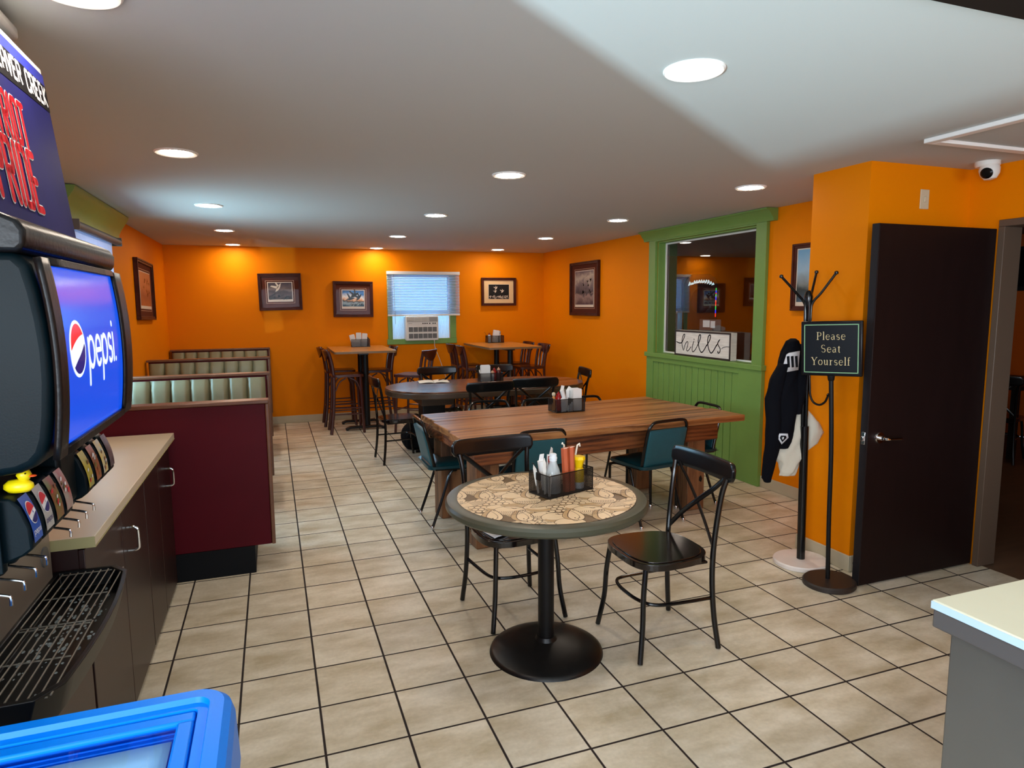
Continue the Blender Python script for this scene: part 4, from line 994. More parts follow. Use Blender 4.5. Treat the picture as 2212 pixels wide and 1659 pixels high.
b = MB(); b.lathe([(.044, .078), (.052, .060), (.09, .056), (.15, .048), (.21, .034), (.25, .018), (.262, .010), (.266, 0), (0, 0)], 64); b.build('pedestal_base', 'iron', t)

# ================================================================== BOOTHS (name: two sided benches)
def booth(label, y, front, back, x0=-1.055, x1=.155):
    """back rest panel centred at y; front: seat facing the viewer (-y), back: seat facing away (+y)"""
    t = thing('booth_bench', label, 'booth', ((x0 + x1) / 2, y, 0), 0, 'vinyl booth benches along the left wall')
    a = (x1 - x0) / 2; zt = 1.062
    hw = .04
    MB().box((-a + .02, -hw, .17), (a - .022, hw, zt - .022)).build('back_core', 'burgundy', t, bevel=.004)
    b = MB(); b.box((-a, -.055, zt - .022), (a, .055, zt)); b.build('cap_rail', 'booth_trim', t, bevel=.005)
    b = MB(); b.box((a - .022, -.05, .17), (a, .05, zt - .022)); b.build('end_trim', 'booth_trim', t, bevel=.005)
    b = MB(); b.box((-a + .02, -hw - .0, 0), (a - .12, hw + .0, .17))
    if front: b.box((-a + .02, -.46, 0), (a - .12, -hw, .17))
    if back: b.box((-a + .02, hw, 0), (a - .12, .46, .17))
    b.build('plinth', 'kick_black', t)
    for s_, on in ((-1, front), (1, back)):
        if not on: continue
        n = 8; wch = (2 * a - .06) / n
        b = MB()
        for i in range(n):
            xa = -a + .025 + i * wch
            def f(u, v, xa=xa):
                x = xa + u * wch; bul = (1 - (2 * u - 1) ** 6); z = .46 + v * (zt - .035 - .46)
                top = 1 - max(0, v - .93) / .07 * .8
                y = s_ * (hw + .002 + (.055 * bul ** .8) * top + .05 * (1 - v))
                return (x, y, z)
            b.sheet(f, 8, 8)
        b.build('backrest_channels', 'sage_vinyl', t, smooth=80)
        b = MB(); b.prism([(s_ * (hw + .0), .17), (s_ * .46, .17), (s_ * .46, .34), (s_ * (hw + .0), .34)], 2 * a - .06, 0, -a + .03); b.build('seat_base', 'burgundy', t)
        b = MB(); b.box((-a + .03, min(s_ * .10, s_ * .50), .34), (a - .01, max(s_ * .10, s_ * .50), .47)); b.build('seat_cushion', 'burgundy', t, bevel=.035, seg=4)
    return t
booth('burgundy booth end panel with wood trim, nearest, beside the counter', .065, False, True)
booth('booth with pale green channelled backrest lit by the window, second from the counter', 1.80, True, True)
booth('booth with olive green channelled backrest, third from the counter', 3.62, True, True)
booth('olive channelled booth against the back wall under the orange paint, farthest', 5.34, True, False)
# the maroon bolster showing past the second booth's trim is that booth's seat cushion

# ================================================================== COUNTER AND CABINETS
def handle(par, y, z, x=-.392, label=None):
    b = MB(); h = .048; b.tube(cr([(x, y, z + h), (x + .022, y, z + h), (x + .036, y, z + h - .006), (x + .040, y, z + h - .02), (x + .040, y, z - h + .02), (x + .036, y, z - h + .006), (x + .022, y, z - h), (x, y, z - h)], 4), .0058, 8)
    b.build('handle', 'chrome', par)
t = thing('counter_worktop', 'cream laminate counter top left of the burgundy booth panel', 'counter top', (0, 0, .865))
MB().box((-1.065, -1.80, 0), (-.360, .012, .003)).build('worktop_underside', 'counter_edge', t)
b = MB(); b.box((-1.065, -1.795, .003), (-.362, .012, .035)); b.build('worktop', ['counter_cream'], t, bevel=.002)
b = MB(); b.box((-1.065, -1.7995, .002), (-.362, -1.795, .034)); b.build('end_edge', 'counter_edge', t)
MB().box((-1.065, -1.79, .035), (-1.045, .012, .13)).build('backsplash', 'counter_cream', t, bevel=.002)
def cabinet(label, y0, y1, ztop, hand, seam=None):
    t = thing('base_cabinet', label, 'cabinet', (0, (y0 + y1) / 2, 0), 0, 'dark brown base cabinets under the counter')
    c = (y1 - y0) / 2
    MB().box((-1.06, -c + .001, .06), (-.412, c - .001, ztop)).build('cabinet_body', 'cabinet_brown', t)
    MB().box((-1.06, -c + .001, 0), (-.45, c - .001, .06)).build('toe_kick', 'kick_black', t)
    n = 2 if seam else 1
    for i in range(n):
        a = -c + .003 + i * (2 * c) / n; d = a + 2 * c / n - .006
        dr = MB().box((-.412, a, .03), (-.394, d, ztop - .006)).build('cabinet_door', 'cabinet_brown', t, bevel=.002)
        hy = {'l': a + .05, 'r': d - .05, 'm': (a + d) / 2}[hand[i]] if hand and hand[i] != '-' else None
        if hy is not None: handle(dr, hy, .69)
    return t
cabinet('dark brown cabinet with one chrome handle, farthest, next to the burgundy booth', -.80, .01, .86, '-l', True) if False else None
t = thing('base_cabinet', 'dark brown cabinet beside the burgundy booth panel, chrome handle near the far end', 'cabinet', (0, -.385, 0), 0, 'dark brown base cabinets under the counter')
MB().box((-1.06, -.395, .04), (-.412, .385, .864)).build('cabinet_body', 'cabinet_brown', t)
MB().box((-1.06, -.395, 0), (-.45, .385, .04)).build('toe_kick', 'kick_black', t)
d = MB().box((-.412, -.392, .02), (-.394, -.02, .858)).build('cabinet_door', 'cabinet_brown', t, bevel=.002)
d = MB().box((-.412, -.014, .02), (-.394, .382, .858)).build('cabinet_door', 'cabinet_brown', t, bevel=.002); handle(d, .20, .69)
t = thing('base_cabinet', 'dark brown cabinet under the near end of the cream counter, chrome handle in its middle', 'cabinet', (0, -1.29, 0), 0, 'dark brown base cabinets under the counter')
MB().box((-1.06, -.505, .04), (-.412, .505, .864)).build('cabinet_body', 'cabinet_brown', t)
MB().box((-1.06, -.505, 0), (-.45, .505, .04)).build('toe_kick', 'kick_black', t)
d = MB().box((-.412, .020, .02), (-.394, .502, .858)).build('cabinet_door', 'cabinet_brown', t, bevel=.002); handle(d, .085, .69)
d = MB().box((-.412, -.502, .02), (-.394, .014, .858)).build('cabinet_door', 'cabinet_brown', t, bevel=.002)
t = thing('base_cabinet', 'low dark brown cabinet under the soda machine drip tray', 'cabinet', (0, -2.27, 0), 0, 'dark brown base cabinets under the counter')
MB().box((-1.06, -.46, .04), (-.412, .46, .66)).build('cabinet_body', 'cabinet_brown', t)
d = MB().box((-.412, .0, .02), (-.394, .455, .655)).build('cabinet_door', 'cabinet_brown', t, bevel=.002)
d = MB().box((-.412, -.455, .02), (-.394, -.006, .655)).build('cabinet_door', 'cabinet_brown', t, bevel=.002)
MB().box((-1.06, -.46, .66), (-.375, .46, .69)).build('cabinet_top', 'counter_cream', t, bevel=.002)

# ================================================================== SODA MACHINE
Y0, Y1 = -2.60, -1.835   # near and far ends
t = thing('soda_fountain', 'black soda fountain with a glowing blue screen and a row of eight drink valves', 'soda machine', (0, 0, .69))
ZO = -.69
b = MB(); b.box((-1.05, Y0, .71 + ZO), (-.475, Y1, 1.285 + ZO)); b.build('lower_body', 'steel', t, bevel=.004)
b = MB(); b.box((-.478, Y0 + .01, .79 + ZO), (-.470, Y1 - .005, 1.10 + ZO)); b.build('splash_plate', 'steel', t, bevel=.002)
b = MB(); b.tube([(-.471, -1.90, .885 + ZO), (-.466, -1.90, .885 + ZO)], .030, 24); b.build('round_badge', 'cup_grey', t)
# bulging head
def hp(z):
    return None
prof = [(-1.05, 1.285), (-.47, 1.285), (-.40, 1.285), (-.32, 1.285), (-.290, 1.288), (-.262, 1.300), (-.243, 1.322), (-.232, 1.354), (-.225, 1.40), (-.219, 1.47), (-.218, 1.53), (-.222, 1.59), (-.230, 1.65), (-.240, 1.70), (-.262, 1.725), (-1.05, 1.725)]
b = MB(); b.prism([(x, z + ZO) for x, z in prof], Y1 - Y0, 1, Y0); b.build('head_shell', 'machine_black', t, bevel=.018, seg=4, smooth=50)
prof = [(-1.05, 1.722), (-.255, 1.722), (-.242, 1.735), (-.240, 1.765), (-.252, 1.785), (-.285, 1.80), (-.33, 1.812), (-.40, 1.812), (-1.05, 1.815)]
b = MB(); b.prism([(x, z + ZO) for x, z in prof], Y1 - Y0 + .012, 1, Y0 - .006); b.build('head_cap', 'machine_cap', t, bevel=.012, seg=3, smooth=50)
def sx(z):   # front surface of the screen at height z
    u = (z - 1.505) / .20; return -.2125 - .016 * u * u
def scr(off):
    return lambda y, z: (sx(z) + off, y, z + ZO)
SY0, SY1, SZ0, SZ1 = -2.545, -1.975, 1.327, 1.702
b = MB(); b.sheet(lambda u, v: (sx(SZ0 + v * (SZ1 - SZ0)), SY0 + u * (SY1 - SY0), SZ0 + v * (SZ1 - SZ0) + ZO), 20, 24)
sc_ = b.build('screen', 'screen_blue', t, smooth=80)
b = MB()   # bezel strips
for (ya, yb, za, zb) in ((SY0 - .055, SY0, SZ0 - .015, SZ1 + .012), (SY1, SY1 + .115, SZ0 - .015, SZ1 + .012), (SY0, SY1, SZ0 - .018, SZ0), (SY0, SY1, SZ1, SZ1 + .015)):
    n = 14
    def f(u, v, ya=ya, yb=yb, za=za, zb=zb): z = za + v * (zb - za); return (sx(z) + .003 - (.02 if (yb > SY1 + .1 and u > .9) else 0), ya + u * (yb - ya), z + ZO)
    b.sheet(f, 6, n)
b.build('screen_bezel', 'machine_cap', t, solid=.012, smooth=80)
# globe and lettering on the screen, built as thin raised sheets
def dpoly(cy, cz, r, a0, a1, n=36): return [(cy + r * math.cos(R(a0 + (a1 - a0) * i / n)), cz + r * math.sin(R(a0 + (a1 - a0) * i / n))) for i in range(n + 1)]
GC = (-2.425, 1.525); GR = .060
def strips(mb, fn, y0, y1, lo, hi, n=30):
    for i in range(n):
        ya = y0 + (y1 - y0) * i / n; yb = y0 + (y1 - y0) * (i + 1) / n
        za, zb, zc, zd = lo(ya), lo(yb), hi(yb), hi(ya)
        if zd - za < 1e-5 and zc - zb < 1e-5: continue
        for k in range(8):
            a, c = k / 8, (k + 1) / 8
            mb.poly([fn(ya, za + (zd - za) * a), fn(yb, zb + (zc - zb) * a), fn(yb, zb + (zc - zb) * c), fn(ya, za + (zd - za) * c)])
def circ(y, r=GR): return math.sqrt(max(0, r * r - (y - GC[0]) ** 2))
b = MB(); strips(b, scr(.0005), GC[0] - GR * 1.06, GC[0] + GR * 1.06, lambda y: GC[1] - circ(y, GR * 1.06), lambda y: GC[1] + circ(y, GR * 1.06))
b.build('globe_disc', 'screen_white', t, smooth=0)
wave_hi = lambda y: GC[1] + .022 + .30 * (y - GC[0]) * 1.0 - 2.4 * (y - GC[0]) ** 2
wave_lo = lambda y: GC[1] - .020 + .42 * (y - GC[0]) + 3.0 * (y - GC[0]) ** 2 * (1 if y > GC[0] else -.6)
b = MB(); strips(b, scr(.0011), GC[0] - GR * .93, GC[0] + GR * .93, lambda y: max(GC[1] - circ(y, GR * .93), min(GC[1] + circ(y, GR * .93), wave_hi(y))), lambda y: GC[1] + circ(y, GR * .93))
b.build('globe_red', 'screen_red', t, smooth=0)
b = MB(); strips(b, scr(.0011), GC[0] - GR * .93, GC[0] + GR * .93, lambda y: GC[1] - circ(y, GR * .93), lambda y: min(GC[1] + circ(y, GR * .93), max(GC[1] - circ(y, GR * .93), wave_lo(y))))
b.build('globe_navy', 'screen_navy', t, smooth=0)
b = MB(); put(b, text_polys('pepsi.', ROUND, .070, .0125, .28, -2.335, 1.476, xs=.72), scr(.0006)); b.build('screen_word', 'screen_white', t, smooth=0)
# valves
VY = [-2.552, -2.473, -2.398, -2.323, -2.118, -2.036, -1.955, -1.872]
DV = .053
labs = [('screen_blue_lab', (28, 80, 170)), ('lab_silver', (170, 172, 170)), ('lab_green', (96, 120, 60)), ('lab_white', (160, 160, 150)), ('lab_lemon', (150, 150, 90)), ('lab_brown', (130, 84, 60)), ('lab_pale', (190, 196, 190)), ('lab_dark', (60, 40, 50))]
lab2 = [(28, 80, 170), (176, 178, 176), (150, 50, 50), (170, 70, 70), (210, 190, 30), (170, 100, 60), (220, 190, 40), (120, 110, 116)]
for k, (nm, c) in enumerate(labs): mat(nm, c, .35, noise=.0, nscale=30, col2=lab2[k])
mat('pepsi_blue', (24, 82, 176), .35); mat('logo_red', (206, 30, 50), .35); mat('logo_white', (232, 236, 240), .35); mat('logo_navy', (30, 40, 110), .35)
vp = [(x, z + DV) for x, z in [(-.47, 1.18), (-.36, 1.185), (-.315, 1.183), (-.300, 1.165), (-.285, 1.12), (-.283, 1.075), (-.300, 1.062), (-.36, 1.04), (-.40, 1.04), (-.47, 1.06)]]
def fx(z):  # label surface
    z -= DV; return -.3135 + .0305 * (1 - ((z - 1.085) / .11) ** 2) if z < 1.195 else -.31
for k, y in enumerate(VY):
    hw_ = .031
    v = MB().prism([(x, z + ZO) for x, z in vp], 2 * hw_, 1, y - hw_).build('drink_valve', 'machine_black', t, bevel=.005, smooth=50)
    b = MB(); b.sheet(lambda u, w_, y=y: (fx(1.086 + DV + w_ * .095) + .0025, y - hw_ * .82 + u * hw_ * 1.64, 1.086 + DV + w_ * .095 + ZO), 2, 10); b.build('flavour_label', ['pepsi_blue' if k == 0 else labs[k][0]], v, smooth=80)
    if k < 2:
        b = MB(); g = lambda dy, dz, y=y: (fx(1.145 + DV + dz) + .0035, y + dy, 1.145 + DV + dz + ZO)
        b.poly([g(.021 * math.cos(R(q)), .024 * math.sin(R(q))) for q in range(0, 360, 20)])
        b.m(1); b.poly([(g(.019 * math.cos(R(q)), .022 * math.sin(R(q)))[0] + .0008,) + g(.019 * math.cos(R(q)), .022 * math.sin(R(q)))[1:] for q in range(20, 200, 15)])
        b.m(2); b.poly([(g(.019 * math.cos(R(q)), .022 * math.sin(R(q)))[0] + .0008,) + g(.019 * math.cos(R(q)), .022 * math.sin(R(q)))[1:] for q in range(220, 361, 15)])
        b.build('label_globe', ['logo_white', 'logo_red', 'logo_navy'], v, smooth=0)
        b = MB(); put(b, text_polys('pepsi', ROUND, .0075, .0016, .3, y, 1.102 + DV, 'c'), lambda a_, c_: (fx(c_) + .0036, a_, c_ + ZO)); b.build('label_word', 'logo_white' if k == 0 else 'logo_navy', v, smooth=0)
    elif k < 7:
        b = MB(); rr = random.Random(k)
        for q in range(7):
            cy, cz, r_ = y + rr.uniform(-.015, .015), 1.10 + DV + rr.uniform(0, .06), rr.uniform(.004, .009); b.m(q % 3)
            b.poly([(fx(cz) + .0035 + q * .0002, cy + r_ * math.cos(R(a_)), cz + r_ * math.sin(R(a_)) + ZO) for a_ in range(0, 360, 45)])
        b.build('label_fruit', ['logo_white', 'logo_red' if k < 5 else 'lab_brown', 'lab_green'], v, smooth=0)
    nz = MB(); nz.lathe([(.020, 1.045 + DV + ZO), (.018, 1.0 + DV + ZO), (.011, .992 + DV + ZO), (0, .992 + DV + ZO)], 16, (-.385, y, 0)); nz.build('nozzle', 'machine_black', v)
    b = MB(); b.tube(cr([(-.425, y, 1.10 + ZO), (-.42, y, 1.065 + ZO), (-.40, y, 1.042 + ZO), (-.347, y, 1.026 + ZO), (-.340, y, 1.020 + ZO), (-.340, y, 1.004 + ZO)], 4), .0034, 8); b.build('push_lever', 'chrome', v)
b = MB(); b.box((-.47, Y0, 1.10 + ZO), (-.355, Y1, 1.286 + ZO)); b.box((-.355, -2.285, 1.12 + ZO), (-.305, -2.155, 1.286 + ZO)); b.build('valve_housing', 'machine_black', t, bevel=.01)
b = MB(); b.box((-.47, Y0 - .003, 1.09 + ZO), (-.33, Y0 + .0, 1.24 + ZO)); b.build('housing_end', 'machine_black', t, bevel=.002)
# drip tray
TY0, TY1, TX0, TX1, TZ = -2.575, -1.800, -.475, -.262, .800
def tray_o(g): # outline with bowed front
    p = [(TX0 + g, TY0 + g), (TX0 + g, TY1 - g)]
    for i in range(15):
        u = i / 14; y = TY1 - g - u * (TY1 - TY0 - 2 * g); bow = .028 * (1 - (2 * u - 1) ** 2)
        e = .035 * (max(0, abs(2 * u - 1) - .9) / .1) ** 2
        p.append((TX1 - g + bow - .012 - e, y))
    return p
b = MB(); o = tray_o(0); inn = tray_o(.014)
for z0, z1, A_, B_ in ((TZ - .075, TZ, o, o),): 
    n = len(o); lo = [b.bm.verts.new((x * 1 - (.02 if x > -.4 else 0), y, z0 + ZO)) for x, y in o]; hi = [b.bm.verts.new((x, y, z1 + ZO)) for x, y in o]; hi2 = [b.bm.verts.new((x, y, z1 + ZO)) for x, y in inn]; lo2 = [b.bm.verts.new((x, y, z0 + .02 + ZO)) for x, y in inn]
    for i in range(n):
        j = (i + 1) % n
        for P_, Q_ in ((lo, hi), (hi, hi2), (hi2, lo2)): b.bm.faces.new((P_[i], P_[j], Q_[j], Q_[i]))
    b.bm.faces.new(lo[::-1]); b.bm.faces.new(lo2)
b.build('drip_tray', 'tray_black', t, bevel=.003)
for k, (ya, yb) in enumerate(((TY0 + .02, -2.20), (-2.185, TY1 - .02))):
    b = MB()
    for i in range(9):
        x = TX0 + .025 + i * .0205; b.tube([(x, ya, TZ - .004 + ZO), (x, yb, TZ - .004 + ZO)], .0021, 6)
    for y in (ya, (ya + yb) / 2, yb): b.tube([(TX0 + .02, y, TZ - .008 + ZO), (TX1 - .030, y, TZ - .008 + ZO)], .002, 6)
    b.build('tray_grille', 'steel', t)
rr = random.Random(5); b = MB()
for i in range(150):
    x = rr.gauss(-.37, .05); y = rr.gauss(-2.10, .16); r_ = rr.uniform(.002, .0065)
    if TX0 + .02 < x < TX1 - .03 and TY0 + .03 < y < TY1 - .05:
        b.lathe([(r_, 0), (r_ * .8, r_ * .45), (0, r_ * .7)], 8, (x, y, TZ - .0555 + ZO), 1, rr.uniform(.8, 2.5))
dr_ = b.build('water_drops', 'clear', t); dr_['kind'] = 'stuff'

# rubber duck on the valve housing
dk = thing('rubber_duck', 'yellow rubber duck with orange bill perched on the soda valves', 'rubber duck', (-.312, -2.535, 1.2385), R(-100)); dk.scale = (.72, .72, .72)
b = MB(); b.lathe([(0, 0), (.022, .001), (.031, .012), (.030, .024), (.02, .035), (0, .038)], 24, (0, 0, 0), .8, 1.25); b.build('duck_body', 'duck_yellow', dk, smooth=80)
b = MB(); b.lathe([(0, -.019), (.013, -.014), (.019, 0), (.013, .014), (0, .019)], 20, (0, .016, .050)); b.build('duck_head', 'duck_yellow', dk, smooth=80)
b = MB(); b.lathe([(0, -.004), (.008, -.002), (.009, 0), (.006, .003), (0, .004)], 16, (0, .038, .046), 1, 1.2); b.build('bill', 'duck_orange', dk, smooth=80)
b = MB()
for s_ in (-1, 1): b.lathe([(0, -.003), (.0028, 0), (0, .003)], 10, (s_ * .0135, .0265, .056))
b.build('eyes', 'gloss_black', dk)

# team sign standing on the machine
ps = thing('team_sign', 'navy and red school spirit sign leaning on top of the soda machine', 'sign', (-.335, -1.835, 1.813), 0)
SW, SH = .76, .475
def sgn(off): return lambda y, z: (-.052 * z / SH + off, y, z)
b = MB(); b.box((-.008, -SW, 0), (0, 0, SH), (0, R(-6.3), 0), (0, 0, 0)); b.build('sign_board', 'poster_white', ps)
def quad(mb, y0, z0, y1, z1, off, fn=None): mb.poly([sgn(off)(*p) for p in ((y0, z0), (y1, z0), (y1, z1), (y0, z1))])
b = MB(); quad(b, -SW + .004, .0, -.006, SH - .028, .0022); b.build('sign_field', 'poster_navy', ps, smooth=0)
b = MB(); quad(b, -SW + .004, SH - .050, -.006, SH - .020, .0030); b.build('blue_stripe', 'poster_blue', ps, smooth=0)
b = MB(); b.poly([sgn(.0034)(*p) for p in ((-SW + .004, SH - .135), (-.006, SH - .120), (-.006, SH - .050), (-SW + .004, SH - .050))]); b.build('black_band', 'poster_black', ps, smooth=0)
for wd_, yy in (('CREEK', -.020), ('BEAVER', -.222)):
    b = MB(); put(b, text_polys(wd_, BLOCK, .0315, .0095, .42, yy, SH - .108, 'r', .80, joints='inner'), sgn(.0044)); b.build('sign_word', 'poster_white', ps, smooth=0)
for wd_, zz, fs, w1, w2, xs in (('PATRIOT', .200, .0625, .0200, .0145, .50), ('PRIDE', .048, .084, .0250, .0190, .52)):
    p = text_polys(wd_, BLOCK, fs, w1, .56, -.278, zz, 'r', xs, joints=True); b = MB(); put(b, p, sgn(.0038)); o_ = b.build('sign_word', 'poster_white', ps, smooth=0)
    p = text_polys(wd_, BLOCK, fs, w2, .56, -.278, zz, 'r', xs, joints=True); b = MB(); put(b, p, sgn(.0050)); b.build('word_fill', 'poster_red', o_, smooth=0)

u_ = thing('white_appliance', 'white rounded ice bin with a dark recessed grip, behind the team sign', 'appliance', (-.62, -2.15, 1.815), 0)
b = MB(); b.prism(rrect(-.25, -.33, .19, .36, .09, 8), .54, 2, 0); b.build('bin_body', 'urn_white', u_, bevel=.03, seg=4)
b = MB(); b.prism(rrect(-.25, -.335, .195, .365, .09, 8), .03, 2, .541); b.build('bin_lid', 'grey_plastic', u_, bevel=.008)
b = MB(); b.prism(rrect(-.028, -.015, .028, .015, .014), .004, 2, 0); b.build('grip_recess', 'gloss_black', u_, xf=Matrix.Translation((.188, .27, .44)) @ Matrix.Rotation(R(90), 4, 'Y'))

# blue chest with sliding clear lid at the viewer's left
bc = thing('blue_chest', 'bright blue plastic chest with a clear sliding lid, nearest at lower left', 'chest freezer', (0, 0, 0))
CX1, CY1, CX0, CY0, CZ = .098, -2.815, -1.0, -3.75, .90
outl = rrect(CX0, CY0, CX1, CY1, .07, 8)
def ringband(mb, A_, za, B_, zb):
    n = len(A_); a = [mb.bm.verts.new((x, y, za)) for x, y in A_]; c = [mb.bm.verts.new((x, y, zb)) for x, y in B_]
    for i in range(n): mb.bm.faces.new((a[i], a[(i + 1) % n], c[(i + 1) % n], c[i]))
def ins(g): return rrect(CX0 + g, CY0 + g, CX1 - g, CY1 - g, max(.012, .07 - g), 8)
b = MB(); ringband(b, ins(.012), 0, ins(.012), CZ - .15); ringband(b, ins(.012), CZ - .15, ins(-.004), CZ - .12); ringband(b, ins(-.004), CZ - .12, ins(0), CZ - .03); ringband(b, ins(0), CZ - .03, ins(.006), CZ - .01); ringband(b, ins(.006), CZ - .01, ins(.018), CZ)
ringband(b, ins(.018), CZ, ins(.042), CZ); ringband(b, ins(.042), CZ, ins(.045), CZ - .010); ringband(b, ins(.045), CZ - .010, ins(.062), CZ - .010); ringband(b, ins(.062), CZ - .010, ins(.064), CZ - .040)
b.bm.faces.new([b.bm.verts.new((x, y, CZ - .040)) for x, y in ins(.064)]); b.bm.faces.new([b.bm.verts.new((x, y, 0)) for x, y in ins(.012)][::-1])
b.build('chest_body', 'blue_plastic', bc, smooth=40)
b = MB(); x0, y0, x1, y1 = CX0 + .066, CY0 + .066, CX1 - .066, CY1 - .066; f_ = .028
for q in (((x0, y0), (x1, y0 + f_)), ((x0, y1 - f_), (x1, y1)), ((x0, y0 + f_), (x0 + f_, y1 - f_)), ((x1 - f_, y0 + f_), (x1, y1 - f_))): b.box((q[0][0], q[0][1], CZ - .026), (q[1][0], q[1][1], CZ - .012))
b.build('lid_frame', 'blue_plastic', bc, bevel=.004)
pane('clear_lid', (x0 + f_, y0 + f_, CZ - .021), (x1 - f_, y1 - f_, CZ - .018), 'lid_glass', bc)
b = MB()
for g in (.012, .026):
    b.box((x0 + .02, y1 - .004 - g - .004, CZ - .040), (x1 - .01, y1 - .004 - g, CZ - .036))
b.build('inner_ledge', 'blue_plastic', bc, bevel=.002)
pw = thing('paper_sheet', 'white paper laid inside the blue chest under the clear lid', 'paper', (0, 0, .8655))
b = MB(); b.sheet(lambda u, v: (x0 + .03 + u * (x1 - x0 - .065), y0 + .05 + v * (y1 - y0 - .098), -.0 + .002 * math.sin(9 * u) * math.cos(7 * v)), 24, 16); b.build('sheet', 'white_paper', pw, solid=.002)

# kiosk counter at lower right
k = thing('service_counter', 'white-topped grey metal service counter cut off at the lower right', 'counter', (0, 0, 0))
MB().box((1.603, -4.6, 0), (2.9, -3.145, .878)).build('counter_body', 'brushed_grey', k, bevel=.004)
MB().box((1.578, -4.62, .880), (2.92, -3.118, .922)).build('counter_band', 'edge_grey', k, bevel=.004)
b = MB(); b.box((1.575, -4.62, .9225), (2.92, -3.115, .945)); b.build('counter_slab', ['kiosk_top'], k, bevel=.004)
b = MB(); b.box((1.5735, -4.62, .925), (1.5752, -3.116, .942)); b.build('slab_edge', 'kiosk_edge', k)
b = MB(); b.prism([(1.85, -3.262), (1.885, -3.258), (1.90, -3.263), (1.875, -3.268)], .0006, 2, .945); b.build('scratch', 'soffit_dark', k)
b = MB(); b.tube(cr([(1.60, -3.16, .879), (1.60, -3.19, .8775), (1.60, -3.22, .879), (1.60, -3.26, .8775)]), .0022, 6); b.build('caulk_bead', 'trim_white', k)

# ================================================================== THINGS ON THE TABLES
def L2W(o, p):   # point given in a caddy's own frame -> world
    c, s_ = math.cos(o.rotation_euler.z), math.sin(o.rotation_euler.z)
    return (o.location.x + p[0] * c - p[1] * s_, o.location.y + p[0] * s_ + p[1] * c, o.location.z + p[2])
def caddy(label, loc, rz, L, W, hh, div=None):
    t = thing('condiment_caddy', label, 'caddy', loc, rz, 'black wire condiment caddies')
    a, c = L / 2, W / 2; th = .0012
    MB().box((-a, -c, .0015), (a, c, .004)).build('caddy_base', 'black_matte', t)
    b = MB(); b.box((-a, -c, .004), (a, -c + th, hh)); b.box((-a, c - th, .004), (a, c, hh)); b.box((-a, -c + th, .004), (-a + th, c - th, hh)); b.box((a - th, -c + th, .004), (a, c - th, hh))
    if div is not None: b.box((div, -c + th, .004), (div + th, c - th, hh))
    b.build('mesh_wall', 'wire_mesh', t, smooth=0)
    b = MB()
    for z in (.003, hh): b.tube([(-a, -c, z), (a, -c, z), (a, c, z), (-a, c, z)], .0022, 6, closed=True)
    for x in (-a, a):
        for y in (-c, c): b.tube([(x, y, 0), (x, y, hh)], .0016, 6)
    b.build('caddy_rim', 'black_metal', t)
    b = MB(); b.box((-a - .006, -.012, hh - .03), (-a - .001, .016, hh + .004)); b.tube([(-a - .003, -.01, hh), (-a - .03, .004, hh + .05), (-a - .032, .012, hh + .052)], .002, 6); b.build('card_clip', 'black_matte', t)
    return t
def place(o, c, p, rz=0, rx_=0, ry_=0):
    o.location = L2W(c, p); o.rotation_euler = (rx_, ry_, c.rotation_euler.z + rz); return o
def bottle(name, label, prof, m, cap, capm, fill=None, fillm=None, cat='bottle'):
    t = thing(name, label, cat)
    MB().lathe(prof, 24).build('bottle_body', m, t, smooth=60)
    if fill: MB().lathe(fill, 24).build('sauce', fillm, t, smooth=60)
    MB().lathe(cap, 20).build('cap', capm, t, smooth=40)
    return t
def squeeze(label, m, capm, h=.15, r=.027):
    return bottle('squeeze_bottle', label, [(0, 0), (r, .001), (r, h * .68), (r * .75, h * .78), (r * .62, h * .8), (0, h * .8)], m, [(r * .68, h * .78), (r * .68, h * .88), (r * .3, h * .92), (r * .14, h), (0, h)], capm)
def napkins(label, wd_, dp, hgt, ang=0, n=9, cat='napkins', name='napkin_stack'):
    b = MB(); rr = random.Random(int(wd_ * 9999) + n)
    for i in range(n):
        y = (i / (n - 1) - .5) * dp; h = hgt * (1 - .04 * rr.random())
        b.prism(rrect(-wd_ / 2, 0, wd_ / 2, h, .008), dp / n * .75, 1, y)
    return tag(b.build(name, 'napkin', smooth=0), label, cat)
def napkin_roll(label, h=.16, col='napkin', spread=.02, r=.014, cat='napkin roll', seed=1):
    t = thing('napkin_roll', label, cat)
    b = MB(); b.tube([(0, 0, .001), (spread * .5, 0, h * .5), (spread, 0, h * .86)], r, 10, rs=[r * .7, r, r * 1.25]); 
    b.poly([(spread + r, -.001, h * .84), (spread + r * 2.2, .004, h * 1.0), (spread + r * .2, 0, h * 1.06), (spread - r, .002, h * .86)])
    b.build('wrap', 'napkin', t, smooth=50)
    return t
def fork(label, h=.17):
    t = thing('fork', label, 'fork')
    b = MB(); b.box((-.0035, -.001, .001), (.0035, .001, h * .68)); b.prism([(-.0035, h * .66), (.0035, h * .66), (.010, h * .76), (.010, h * .80), (-.010, h * .80), (-.010, h * .76)], .0016, 1, -.0008)
    for i in range(4): b.box((-.010 + i * .0056, -.0008, h * .80), (-.0068 + i * .0056, .0008, h))
    b.build('fork_body', 'steel', t); return t
def shaker(label, col='salt', capm='chrome', h=.075, name='shaker', cat='shaker'):
    t = thing(name, label, cat)
    MB().lathe([(0, 0), (.018, .001), (.020, .01), (.017, h * .7), (0, h * .7)], 16).build('jar', col, t); MB().lathe([(.017, h * .7), (.018, h * .9), (.010, h), (0, h)], 16).build('cap', capm, t); return t

